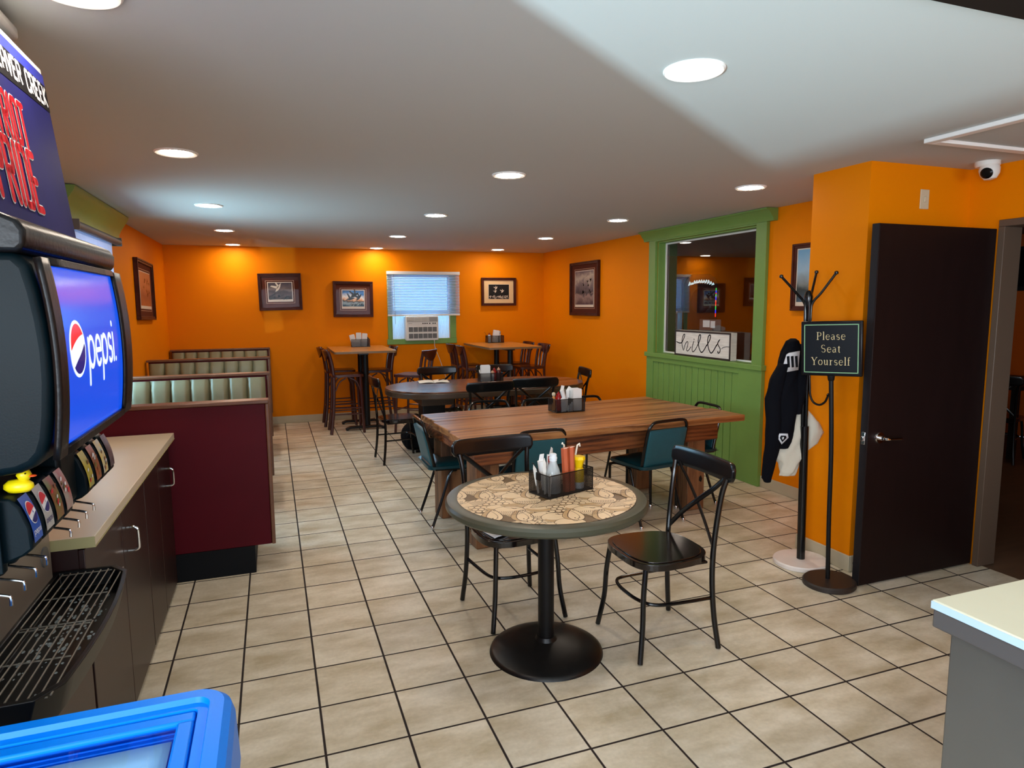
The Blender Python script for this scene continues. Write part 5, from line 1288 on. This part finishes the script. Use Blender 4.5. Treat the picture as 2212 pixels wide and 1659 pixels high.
# ---- round table caddy
c0 = caddy('black mesh caddy on the round fruit-pattern table, filled with bottles and sleeves', (1.4255, -1.409, .7525), R(18), .27, .142, .105)
glassb = bottle('glass_bottle', 'clear glass bottle with white ribbed neck and dark red sauce, in the round table caddy', [(0, .004), (.036, .005), (.037, .02), (.036, .085), (.028, .115), (.018, .14), (.015, .160), (0, .162)], 'clear', [(.0175, .152), (.0175, .160), (.019, .161), (.019, .168), (.0165, .170), (.0165, .182), (.012, .186), (0, .187)], 'salt', [(0, .006), (.034, .007), (.0345, .06), (0, .06)], 'sauce_dark')
place(glassb, c0, (-.062, -.012, .004))
o = bottle('sauce_bottle', 'dark sauce bottle with red cap, behind the clear bottle in the round table caddy', [(0, 0), (.021, .001), (.022, .08), (.012, .115), (.011, .135), (0, .135)], 'sauce_dark', [(.0125, .13), (.0125, .158), (0, .160)], 'ketchup'); place(o, c0, (-.030, .040, .004))
for i, (x, lb) in enumerate(((.006, 'left of two tall orange-brown folded sleeves in the round table caddy'), (.038, 'right of two tall orange-brown folded sleeves in the round table caddy'))):
    t = thing('folded_sleeve', lb, 'paper sleeve')
    b = MB(); b.prism([(-.0145, -.010), (.0, -.017), (.0145, -.010), (.0145, .008), (-.0145, .008)], .207, 2, 0); b.build('sleeve', 'packet', t)
    b = MB(); b.tube([(-.0145, -.0105, .208), (0, -.0175, .210), (.0145, -.0105, .208)], .0014, 6); b.build('sleeve_edge', 'packet_edge', t)
    place(t, c0, (x, -.030, .004), 0, 0, R(-4 + 2 * i))
t = thing('mustard_bottle', 'yellow mustard bottle with flared cap, at the right end of the round table caddy', 'bottle')
MB().lathe([(0, 0), (.024, .001), (.025, .004), (.025, .030), (0, .030)], 20).build('bottle_base', 'salt', t)
MB().lathe([(0, .030), (.0255, .031), (.026, .085), (.019, .098), (0, .098)], 20).build('bottle_body', 'mustard', t)
b = MB(); b.lathe([(.019, .098), (.021, .112), (.028, .130), (.032, .138), (.028, .152), (0, .154)], 8); b.build('cap', 'mustard', t, bevel=.002); place(t, c0, (.092, -.020, .004))
for i, (x, y, h, tl, lb) in enumerate(((.062, .03, .205, -5, 'left of two white wrapped straws behind the mustard bottle'), (.088, .035, .195, 14, 'right white wrapped straw with a bent tip above the mustard bottle'))):
    t = thing('drinking_straw', lb, 'straw'); b = MB()
    b.tube([(0, 0, 0), (0, 0, h), (.012 * (1 if i else -1), 0, h + .008), (.018 * (1 if i else -.4), 0, h - (.004 if i else -.012))], .0042, 8); b.build('straw', 'straw', t); place(t, c0, (x, y, .004), 0, 0, R(tl))
for i, (x, y, h, tl, lb) in enumerate(((-.118, .025, .15, -14, 'grey-white plastic knife leaning at the left corner of the round table caddy'), (-.104, -.005, .17, -3, 'wide white plastic knife standing in the left end of the round table caddy'), (-.112, -.045, .10, 2, 'short white plastic knife at the near left corner of the round table caddy'))):
    b = MB(); b.prism([(-.006, 0), (.006, 0), (.007, h * .5), (.013, h * .62), (.013, h * .85), (.003, h), (-.006, h * .86), (-.008, h * .6)], .0022, 1, -.001); o = tag(b.build('plastic_knife', 'white_paint'), lb, 'knife'); place(o, c0, (x, y, .0045), R(10), 0, R(tl))
for i, (x, y, h, tl, lb) in enumerate(((-.062, .050, .165, -16, 'white napkin roll tilting left behind the clear bottle'), (-.035, .056, .185, 4, 'tallest white napkin roll behind the clear bottle'), (-.010, .052, .175, 8, 'white napkin roll touching the orange-brown sleeves'))):
    place(napkin_roll(lb, h), c0, (x, y, .004), .4 * i, 0, R(tl))

# ---- plank table caddy
c1 = caddy('black mesh caddy on the long wooden plank table, with a tall white napkin stack', (2.372, .58, .7715), R(2), .25, .15, .105, .02)
t = bottle('pepper_mill', 'small turned wooden pepper mill with pale knob at the left of the plank table caddy', [(0, 0), (.014, .001), (.015, .03), (.011, .06), (.013, .09), (.011, .115), (0, .116)], 'laminate_tan', [(.006, .115), (.013, .122), (.0155, .132), (.012, .144), (0, .148)], 'cream_plate', cat='pepper mill'); place(t, c1, (-.100, .03, .004))
place(squeeze('red ketchup bottle beside the wooden pepper mill, in the plank table caddy', 'ketchup', 'ketchup', .15, .026), c1, (-.055, .035, .004))
o = napkins('tall white napkin stack at the right end of the plank table caddy', .075, .075, .175, 0, 12); place(o, c1, (.078, 0, .004))
for i, (x, y, tl, lb) in enumerate(((-.022, .02, -6, 'left silver fork standing in the plank table caddy'), (-.002, .03, 0, 'middle silver fork standing in the plank table caddy'))): place(fork(lb, .17), c1, (x, y, .004), 0, 0, R(tl))
for i, (x, y, h, tl, lb) in enumerate(((-.018, -.015, .115, 0, 'short white cutlery roll before the forks in the plank table caddy'), (.006, -.010, .20, -10, 'long white cutlery roll leaning left in the plank table caddy'), (.022, .03, .18, 10, 'white paper cone beside the napkin stack in the plank table caddy'))):
    place(napkin_roll(lb, h, spread=-.02), c1, (x - .004, y, .004), 0, 0, R(tl))
b = MB(); b.box((-.020, -.003, 0), (.020, .003, .088), (0, R(-4), 0)); o = tag(b.build('sweetener_card', 'salt', bevel=.003), 'pale grey card visible through the mesh front of the plank table caddy', 'card'); place(o, c1, (-.060, -.064, .006))
for i, x in enumerate((-.015, .0, .014)):
    b = MB(); b.box((-.005, -.0015, 0), (.005, .0015, .05 + .012 * i)); o = tag(b.build('sugar_packet', 'salt'), 'small pale sugar packet behind the front mesh of the plank table caddy', 'sugar packet', 'pale sugar packets in the plank table caddy'); place(o, c1, (x, -.066, .006))

# ---- oval table caddy and book
c2 = caddy('black mesh caddy on the oval table behind the cross-back chairs', (2.455, 2.775, .765), R(-3), .26, .13, .10, .0)
o = napkins('white printed napkin stack in the left of the oval table caddy', .10, .06, .185, 0, 9); place(o, c2, (-.058, 0, .004))
b = MB()
for i in range(6): b.box((-.04 + i * .014, -.0005, 0), (-.034 + i * .014, 0, .018))
tag(b.build('napkin_print', 'black_matte'), 'dark printed marks along the top of the oval table napkins', 'print') if False else b.bm.free()
place(squeeze('red squeeze bottle in the oval table caddy', 'ketchup', 'ketchup', .15, .024), c2, (.050, .02, .004))
place(squeeze('pink-lidded squeeze bottle at the right of the oval table caddy', 'sauce_dark', 'fillet', .155, .025), c2, (.098, .01, .004))
place(shaker('small pink-topped shaker between napkins and red bottle on the oval table', 'salt', 'fillet', .12), c2, (.018, -.02, .004))
t = thing('drinking_straw', 'white straw leaning out of the left end of the oval table caddy', 'straw'); MB().tube([(0, 0, 0), (0, 0, .13), (.004, 0, .14)], .005, 8).build('straw', 'straw', t); place(t, c2, (-.098, -.03, .004), 0, 0, R(-16))
t = thing('open_book', 'open white guest book lying on the left of the oval table', 'book', (1.86, 3.0, .7645), R(-8))
b = MB()
for s_ in (-1, 1):
    n = 10
    def f(u, v, s_=s_): x = s_ * (.002 + u * .165); return (x, (v - .5) * .25, .004 + .010 * math.sin(PI * min(1, u * 1.1)) ** .8 * (1 - u * .6))
    b.sheet(f, n, 2)
b.build('pages', 'page', t, solid=.004); MB().box((-.172, -.128, 0), (.172, .128, .003)).build('book_cover', 'hills_frame', t)
t = thing('pen', 'short dark pen resting on the open book', 'pen', (1.95, 3.0, .787), R(40)); MB().tube([(-.05, 0, 0), (.05, 0, .004)], .0045, 8).build('pen_barrel', 'gloss_black', t); MB().tube([(.05, 0, .004), (.06, 0, .0045)], .003, 8, rs=[.004, .001]).build('pen_tip', 'chrome', t)

# ---- high table caddies
c3 = caddy('black caddy with spilled-out napkins on the left high table', (1.335, 5.12, 1.0515), R(-3), .25, .13, .105, .0)
for i, (x, y, h, tl, lb) in enumerate(((-.075, 0, .17, -14, 'white napkin leaning left out of the left high table caddy'), (-.02, .01, .19, 0, 'upright white napkin in the middle of the left high table caddy'), (.05, 0, .18, 4, 'right white napkin in the left high table caddy'))):
    o = napkins(lb, .07, .04, h, 0, 5 + i); place(o, c3, (x, y, .004), 0, 0, R(tl))
place(shaker('dark-capped shaker between napkins in the left high table caddy', 'sauce_dark', 'black_matte', .13), c3, (.095, .01, .004))
c4 = caddy('black caddy with red-capped bottle and fanned napkins on the corner high table', (3.33, 5.22, 1.0515), R(0), .25, .13, .105, .05)
place(squeeze('red-topped bottle with white label at the left of the corner high table caddy', 'salt', 'ketchup', .145, .024), c4, (-.085, 0, .004))
o = napkins('fanned white napkins in the corner high table caddy', .085, .05, .185, 0, 8); place(o, c4, (.005, 0, .004), 0, 0, R(8))
place(shaker('grey-lidded jar at the right of the napkins on the corner high table', 'salt', 'grey_plastic', .17), c4, (.085, .02, .004))

# ---- backpack on the floor
t = thing('backpack', 'black backpack slumped on the floor under the oval table end', 'backpack', (1.66, 3.12, 0), R(-10))
def bagf(u, v):
    a = 2 * PI * u; zz = v
    r = (.17 * (math.sin(PI * min(1, .10 + .90 * zz)) ** .55)); x = r * math.cos(a) * 1.0; y = r * .72 * math.sin(a)
    w_ = 1 + .06 * math.sin(5 * a + 6 * zz) * zz
    return (x * w_ + .02 * zz, y * w_, .34 * zz)
b = MB(); b.sheet(bagf, 36, 16); bmesh.ops.remove_doubles(b.bm, verts=b.bm.verts, dist=1e-4); b.build('bag_body', 'backpack', t, smooth=80)
b = MB(); b.prism(rrect(-.10, .03, .10, .20, .04), .05, 1, -.16); b.build('front_pocket', 'backpack', t, bevel=.02, seg=3)
b = MB(); b.tube(cr([(-.05, 0, .32), (-.03, 0, .375), (.03, 0, .385), (.06, 0, .33)]), .012, 8, flat=(.5, 1.2)); b.build('grab_handle', 'backpack', t)
b = MB(); b.tube(cr([(.12, -.08, .24), (.19, -.10, .12), (.20, -.13, .02), (.10, -.20, .012), (.0, -.22, .012)]), .012, 8, flat=(.4, 1.3)); b.build('shoulder_strap', 'backpack', t)
# cloth on the chair behind the round table
t = thing('folded_cloth', 'pale grey folded cloth on the chair seat under the round table', 'cloth', (1.25, -1.06, .460), R(12))
b = MB(); b.sheet(lambda u, v: ((u - .5) * .16, (v - .5) * .13, .004 + .006 * math.sin(7 * u) * math.sin(5 * v + 1)), 14, 12); b.build('cloth', 'napkin', t, solid=.004)

# ================================================================== COAT RACK, COATS AND THE SIGN
RKX, RKY = 3.228, -1.048
t = thing('coat_rack', 'black metal coat rack with upswept arms on a round white marble base', 'coat rack', (RKX, RKY, 0), R(-20)); rack_ = t
b = MB(); b.lathe([(0, 0), (.158, 0), (.163, .006), (.163, .024), (.156, .031), (0, .033)], 48); b.build('marble_base', 'marble', t)
MB().tube([(0, 0, .03), (0, 0, .87)], .0245, 20).build('lower_sleeve', 'black_metal', t)
b = MB()
for a in (30, 150, 270): b.tube([(.013 * math.cos(R(a)), .013 * math.sin(R(a)), .85), (.013 * math.cos(R(a)), .013 * math.sin(R(a)), 1.62)], .0105, 10)
b.build('upper_pole', 'black_metal', t)
b = MB(); b.lathe([(0, 0), (.020, .0), (.022, .02), (.026, .05), (.020, .075), (.010, .088), (0, .09)], 12, (0, 0, 1.60)); b.build('finial', 'black_metal', t)
for i, (az, rr_, zt_) in enumerate(((180, .165, 1.775), (52, .17, 1.80), (-42, .15, 1.785))):
    c_, s_ = math.cos(R(az)), math.sin(R(az)); b = MB()
    P_ = [(.016 * c_, .016 * s_, 1.40), (.016 * c_, .016 * s_, 1.57), (.030 * c_, .030 * s_, 1.625), (.07 * c_, .07 * s_, 1.672), (rr_ * c_, rr_ * s_, zt_)]
    b.tube(cr(P_, 5), .0078, 8); b.lathe([(0, -.012), (.010, -.008), (.012, 0), (.010, .008), (0, .012)], 12, (rr_ * c_, rr_ * s_, zt_)); b.build('hanger_arm', 'black_metal', t)
for i, az in enumerate((-18, 200, 100)):
    c_, s_ = math.cos(R(az)), math.sin(R(az)); b = MB()
    P_ = [(.018, 1.19), (.022, 1.12), (.026, 1.06), (.045, 1.018), (.078, 1.003), (.108, 1.022), (.124, 1.062)]
    b.tube(cr([(p * c_, p * s_, z) for p, z in P_], 5), .0066, 8); b.lathe([(0, -.010), (.009, -.006), (.010, 0), (0, .010)], 10, (.124 * c_, .124 * s_, 1.066)); b.build('lower_hook', 'black_metal', t)

def loft(path, n=28, folds=5, amp=.10, seed=0):
    """cloth hanging along a path of (x, y, z, half width, half depth)"""
    b = MB(); rings = []
    for k, (x, y, z, w_, d_) in enumerate(path):
        ring = []
        for j in range(n):
            a = 2 * PI * j / n; f = 1 + amp * math.sin(folds * a + seed + k * .5) + amp * .5 * math.sin(9 * a + k * .9)
            ring.append(b.bm.verts.new((x + w_ * math.cos(a) * f, y + d_ * math.sin(a) * f, z)))
        rings.append(ring)
    for A_, B_ in zip(rings, rings[1:]):
        for j in range(n): b.bm.faces.new((A_[j], A_[(j + 1) % n], B_[(j + 1) % n], B_[j]))
    b.bm.faces.new(rings[0]); b.bm.faces.new(rings[-1][::-1]); return b
def interp(path, k=4):
    P = [Vector(p[:3]) for p in path]; out = []
    for i in range(len(path) - 1):
        for j in range(k):
            u = j / k; out.append(tuple(path[i][q] * (1 - u) + path[i + 1][q] * u for q in range(5)))
    out.append(path[-1]); return out
jk = thing('jacket', 'black jacket with white shoulder stripes hanging on the left of the coat rack', 'jacket', (RKX, RKY, 0), R(-20))
loft(interp([(-.085, 0, 1.405, .016, .02), (-.090, 0, 1.39, .035, .04), (-.095, .0, 1.33, .055, .055), (-.108, 0, 1.25, .066, .06), (-.128, 0, 1.16, .085, .065), (-.135, 0, 1.06, .092, .065), (-.135, 0, .95, .084, .06), (-.140, 0, .85, .072, .055), (-.145, 0, .78, .060, .05), (-.150, 0, .74, .050, .04)]), 32, 4, .08).build('jacket_body', 'jacket', jk, smooth=80)
loft(interp([(-.15, -.045, 1.26, .03, .03), (-.195, -.05, 1.17, .042, .04), (-.215, -.04, 1.05, .045, .04), (-.205, -.04, .92, .045, .038), (-.205, -.035, .80, .048, .038), (-.220, -.03, .68, .040, .032), (-.234, -.03, .56, .030, .026), (-.232, -.03, .535, .020, .02)]), 20, 3, .07).build('sleeve', 'jacket', jk, smooth=80)
loft(interp([(-.04, .0, 1.37, .03, .03), (-.035, 0, 1.25, .038, .045), (-.045, 0, 1.1, .042, .05), (-.060, 0, .95, .035, .04)]), 16, 3, .06).build('sleeve', 'jacket', jk, smooth=80)
def onj(u, z, off=0):  # front skin of the jacket
    return (u, -.066 - off, z)
b = MB(); b.poly([onj(*p) for p in ((-.172, 1.235), (-.150, 1.315), (-.135, 1.325), (-.072, 1.335), (-.078, 1.222), (-.145, 1.212))]); b.build('shoulder_patch', 'jacket_white', jk, solid=.004)
b = MB()
for i in range(3): b.poly([onj(*p, .004) for p in ((-.150 + i * .024, 1.305), (-.134 + i * .024, 1.307), (-.129 + i * .024, 1.240), (-.143 + i * .024, 1.238))])
b.build('stripe', 'sign_face', jk)
b = MB(); b.poly([onj(*p) for p in ((-.190, .815), (-.180, .842), (-.130, .84), (-.125, .815), (-.165, .775))]); b.m(1); b.poly([onj(*p, .003) for p in ((-.178, .815), (-.172, .830), (-.142, .828), (-.138, .815), (-.163, .790))]); b.m(0); b.poly([onj(*p, .005) for p in ((-.165, .806), (-.162, .821), (-.154, .821), (-.157, .806))]); b.build('cuff_badge', ['jacket_white', 'sign_face'], jk, solid=.003)
tt = thing('cloth_bag', 'off-white cloth bag hanging behind the coat rack pole below the jacket', 'bag', (RKX, RKY, 0), R(-20))
for o_ in (rack_, jk, tt): o_.rotation_euler = (Matrix.Rotation(R(-1.0), 3, Vector((.34, .94, 0))) @ Matrix.Rotation(R(-20), 3, 'Z')).to_euler()
loft(interp([(.0, .040, 1.06, .010, .012), (.0, .045, 1.0, .020, .02), (-.02, .045, .92, .050, .03), (-.055, .04, .84, .085, .04), (-.075, .035, .76, .105, .04), (-.090, .02, .70, .110, .04), (-.085, .01, .64, .060, .036), (-.095, .0, .59, .052, .030), (-.098, .0, .565, .046, .02)]), 32, 5, .10, 1).build('bag_body', 'tote', tt, smooth=80)
loft(interp([(.01, .06, .98, .015, .012), (.035, .062, .93, .035, .02), (.06, .06, .88, .055, .03), (.08, .06, .82, .060, .032), (.055, .06, .75, .050, .03), (.01, .06, .69, .02, .02)]), 20, 4, .10, 2).build('bag_corner', 'tote', tt, smooth=80)

t = thing('sign_stand', 'black floor stand on a round dark base holding the framed seating sign', 'sign stand', (3.146, -1.352, 0), R(-60))
t.rotation_euler = (Matrix.Rotation(R(-2.4), 3, Vector((.34, .94, 0))) @ Matrix.Rotation(R(-60), 3, 'Z')).to_euler()
b = MB(); b.lathe([(0, 0), (.138, 0), (.143, .006), (.142, .026), (.134, .034), (0, .036)], 48); b.build('stand_base', 'rubber_brown', t)
b = MB(); b.tube(cr([(-.008, 0, .03), (-.004, 0, .4), (.004, .0, .8), (0, 0, 1.22)]), .0125, 12); b.build('stand_pole', 'black_matte', t)
b = MB(); b.lathe([(.013, 1.185), (.017, 1.19), (.020, 1.215), (.013, 1.22)], 12); b.build('pole_collar', 'black_matte', t)
SWd, SHt, SZc = .157, .152, 1.365
b = MB(); b.box((-SWd, -.012, SZc - SHt), (SWd, .012, SZc + SHt)); b.build('sign_frame', 'gloss_black', t, bevel=.006, seg=3)
MB().box((-SWd + .012, -.0135, SZc - SHt + .012), (SWd - .012, -.012, SZc + SHt - .012)).build('sign_face', 'sign_face', t)
b = MB(); x_, z_ = SWd - .018, SHt - .018
for q in ((-x_, -z_, x_, -z_ + .004), (-x_, z_ - .004, x_, z_), (-x_, -z_, -x_ + .004, z_), (x_ - .004, -z_, x_, z_)): b.box((q[0], -.0145, SZc + q[1]), (q[2], -.0135, SZc + q[3]))
b.build('border_line', 'sign_line', t)
for i, wd_ in enumerate(('Please', 'Seat', 'Yourself')):
    b = MB(); put(b, text_polys(wd_, SERIF, .0275, .0041, .22, 0, SZc + .050 - i * .070, 'c', .98, thin=.0019, joints='inner'), lambda x, z: (x, -.0142, z)); b.build('sign_word', 'sign_letter', t, smooth=0)

# ---- hills sign on the window ledge
t = thing('box_sign', 'white weathered box sign reading hills, on the green interior window ledge', 'sign', (4.195, 1.35, 1.079), R(-90))
MB().box((-.45, 0, 0), (.45, .07, .262)).build('sign_box', 'hills_white', t, bevel=.004)
b = MB(); g_ = .017
for q in ((-.45, 0, .45, g_), (-.45, .262 - g_, .45, .262), (-.45, g_, -.45 + g_, .262 - g_), (.45 - g_, g_, .45, .262 - g_)): b.box((q[0], -.006, q[1]), (q[2], .001, q[3]))
b.build('sign_trim', 'hills_frame', t, bevel=.002)
HS = [ # strokes in viewing pixels of the sign face, with widths
 ([(180, 1235), (225, 1255), (262, 1252), (285, 1215), (310, 1150), (308, 1125), (290, 1135), (272, 1190), (268, 1260), (280, 1320), (296, 1365)], 8),
 ([(305, 1350), (318, 1290), (340, 1245), (360, 1240), (366, 1270), (352, 1330), (348, 1368), (365, 1378), (392, 1350), (412, 1318)], 7),
 ([(455, 1232), (440, 1290), (432, 1345), (440, 1388), (465, 1380), (495, 1335), (520, 1280)], 7), ([(458, 1200), (460, 1206)], 8),
 ([(520, 1290), (548, 1210), (558, 1150), (545, 1135), (528, 1165), (522, 1240), (535, 1320), (560, 1385), (582, 1400), (610, 1370), (650, 1290)], 9),
 ([(650, 1300), (690, 1220), (702, 1160), (690, 1140), (668, 1170), (662, 1250), (676, 1330), (700, 1395), (722, 1410), (750, 1375), (790, 1290)], 9),
 ([(790, 1300), (815, 1240), (832, 1212), (815, 1235), (806, 1270), (822, 1310), (842, 1350), (838, 1390), (822, 1412), (808, 1400), (812, 1385)], 8),
 ([(860, 1345), (885, 1325), (925, 1315), (965, 1318)], 4)]
b = MB(); polys = []
for pts, w_ in HS:
    q = []
    for px, py in pts:
        tp = 1055 + (px - 160) * .068; bt = 1432 + (px - 150) * .118
        q.append((-.45 + .90 * (px - 152) / 828, .262 * (bt - py) / (bt - tp)))
    q = [(p[0], p[2]) for p in cr([(a_, 0, c_) for a_, c_ in q], 4)]
    ribbon(polys, q, w_ * .0013, True)
put(b, polys, lambda x, z: (x, -.0015, z)); b.build('sign_word', 'sign_script', t, smooth=0)

# ================================================================== THE DARK BACK ROOM (seen through the glass and the doorway)
t = thing('dart_machine', 'tall dark game machine with a lit white marquee and rainbow light strip, behind the glass', 'game machine', (6.72, 4.85, 0), R(-25)); t.scale = (.74, .74, .965)
b = MB(); b.prism([(-.36, 0), (.36, 0), (.36, 2.0), (.30, 2.10), (.18, 2.16), (-.18, 2.16), (-.30, 2.10), (-.36, 2.0)], .35, 1, 0); b.build('machine_cabinet', 'stool_wood', t, bevel=.01)
b = MB(); rr = random.Random(2); pts = []
for wv in range(11): x_ = -.27 + wv * .050; z_ = 1.99 + .045 * math.sin(wv * .3); pts.append([(x_, z_ - .02), (x_ + .03, z_ + rr.uniform(.015, .04)), (x_ + .045, z_ + rr.uniform(-.01, .02)), (x_ + .02, z_ - .012)])
polys = []
for p in pts: ribbon(polys, p, .014, True)
put(b, polys, lambda x, z: (x, -.004, z)); b.build('marquee', 'marquee', t, smooth=0)
b = MB()
for i in range(24): b.m((0, 0, 0, 1, 1, 1, 2, 2, 2, 3, 0, 0, 0, 3, 1, 1, 1, 2, 2, 0, 1, 1, 2, 2)[i]); b.box((.315, -.012, 1.45 + i * .020), (.332, 0, 1.466 + i * .020))
b.build('light_strip', ['led_red', 'led_blue', 'led_green', 'led_orange'], t)
b = MB(); b.lathe([(.21, 0), (.21, .01), (.14, .012), (.02, .012), (0, .012)], 40); b.build('dart_board', 'sauce_dark', t, xf=Matrix.Translation((-.0, -.001, 1.72)) @ Matrix.Rotation(R(90), 4, 'X'))
def backframe(loc, rz, wd_, ht, label, m, lit=False):
    t = thing('wall_screen' if lit else 'framed_picture', label, 'screen' if lit else 'framed picture', loc, rz)
    b = MB(); b.box((-wd_ / 2, -.03, -ht / 2), (wd_ / 2, 0, ht / 2)); b.build('frame', 'soffit_dark', t, bevel=.004)
    b = MB(); b.box((-wd_ / 2 + .05, -.034, -ht / 2 + .05), (wd_ / 2 - .05, -.03, ht / 2 - .05)); b.build('image', m, t)
    return t
backframe((7.6, 4.35, 1.83), R(-60), .66, .62, 'dark framed picture glowing teal at its lower edge, seen through the interior window', 'print_tealglow') if False else None
mat_print('print_teal', [(0, (30, 130, 150)), (.25, (24, 70, 84)), (.4, (40, 50, 56)), (1, (60, 66, 72))], .35, 7)
backframe((XR2 - .002, 1.0, 2.0), R(-90), .9, .52, 'dark wall screen visible through the open doorway', 'gloss_black', True)
t = thing('reflection_cards', 'small card display with pale cards, added in place of a reflection above the hills sign', 'card display', (4.345, 1.42, 1.12), R(-90))  # added panel and cards stand in for a reflection in the glass
MB().box((-.17, -.0, 0), (.17, .006, .335)).build('display_panel', 'edge_grey', t)
b = MB(); b.box((-.11, -.004, .255), (0, 0, .325)); b.box((.015, -.004, .25), (.085, 0, .32)); b.build('display_card', 'white_paper', t)
MB().box((-.19, -.02, -.03), (.19, .10, 0)).build('display_shelf', 'soffit_dark', t)
t = thing('dining_table', 'dark dining table in the back room beyond the doorway', 'table', (7.75, .75, 0), R(10))
MB().prism(rrect(-.6, -.4, .6, .4, .04), .04, 2, .72).build('tabletop', 'soffit_dark', t, bevel=.004)
for x in (-.5, .5):
    for y in (-.32, .32): MB().box((x - .03, y - .03, 0), (x + .03, y + .03, .72)).build('leg', 'soffit_dark', t)
dup(cb, (7.15, .40, 0), R(-70), 'black cross-back chair in the dark back room seen through the doorway')
dup(cb, (7.75, 1.40, 0), R(170), 'black cross-back chair at the far side of the dark back room table')
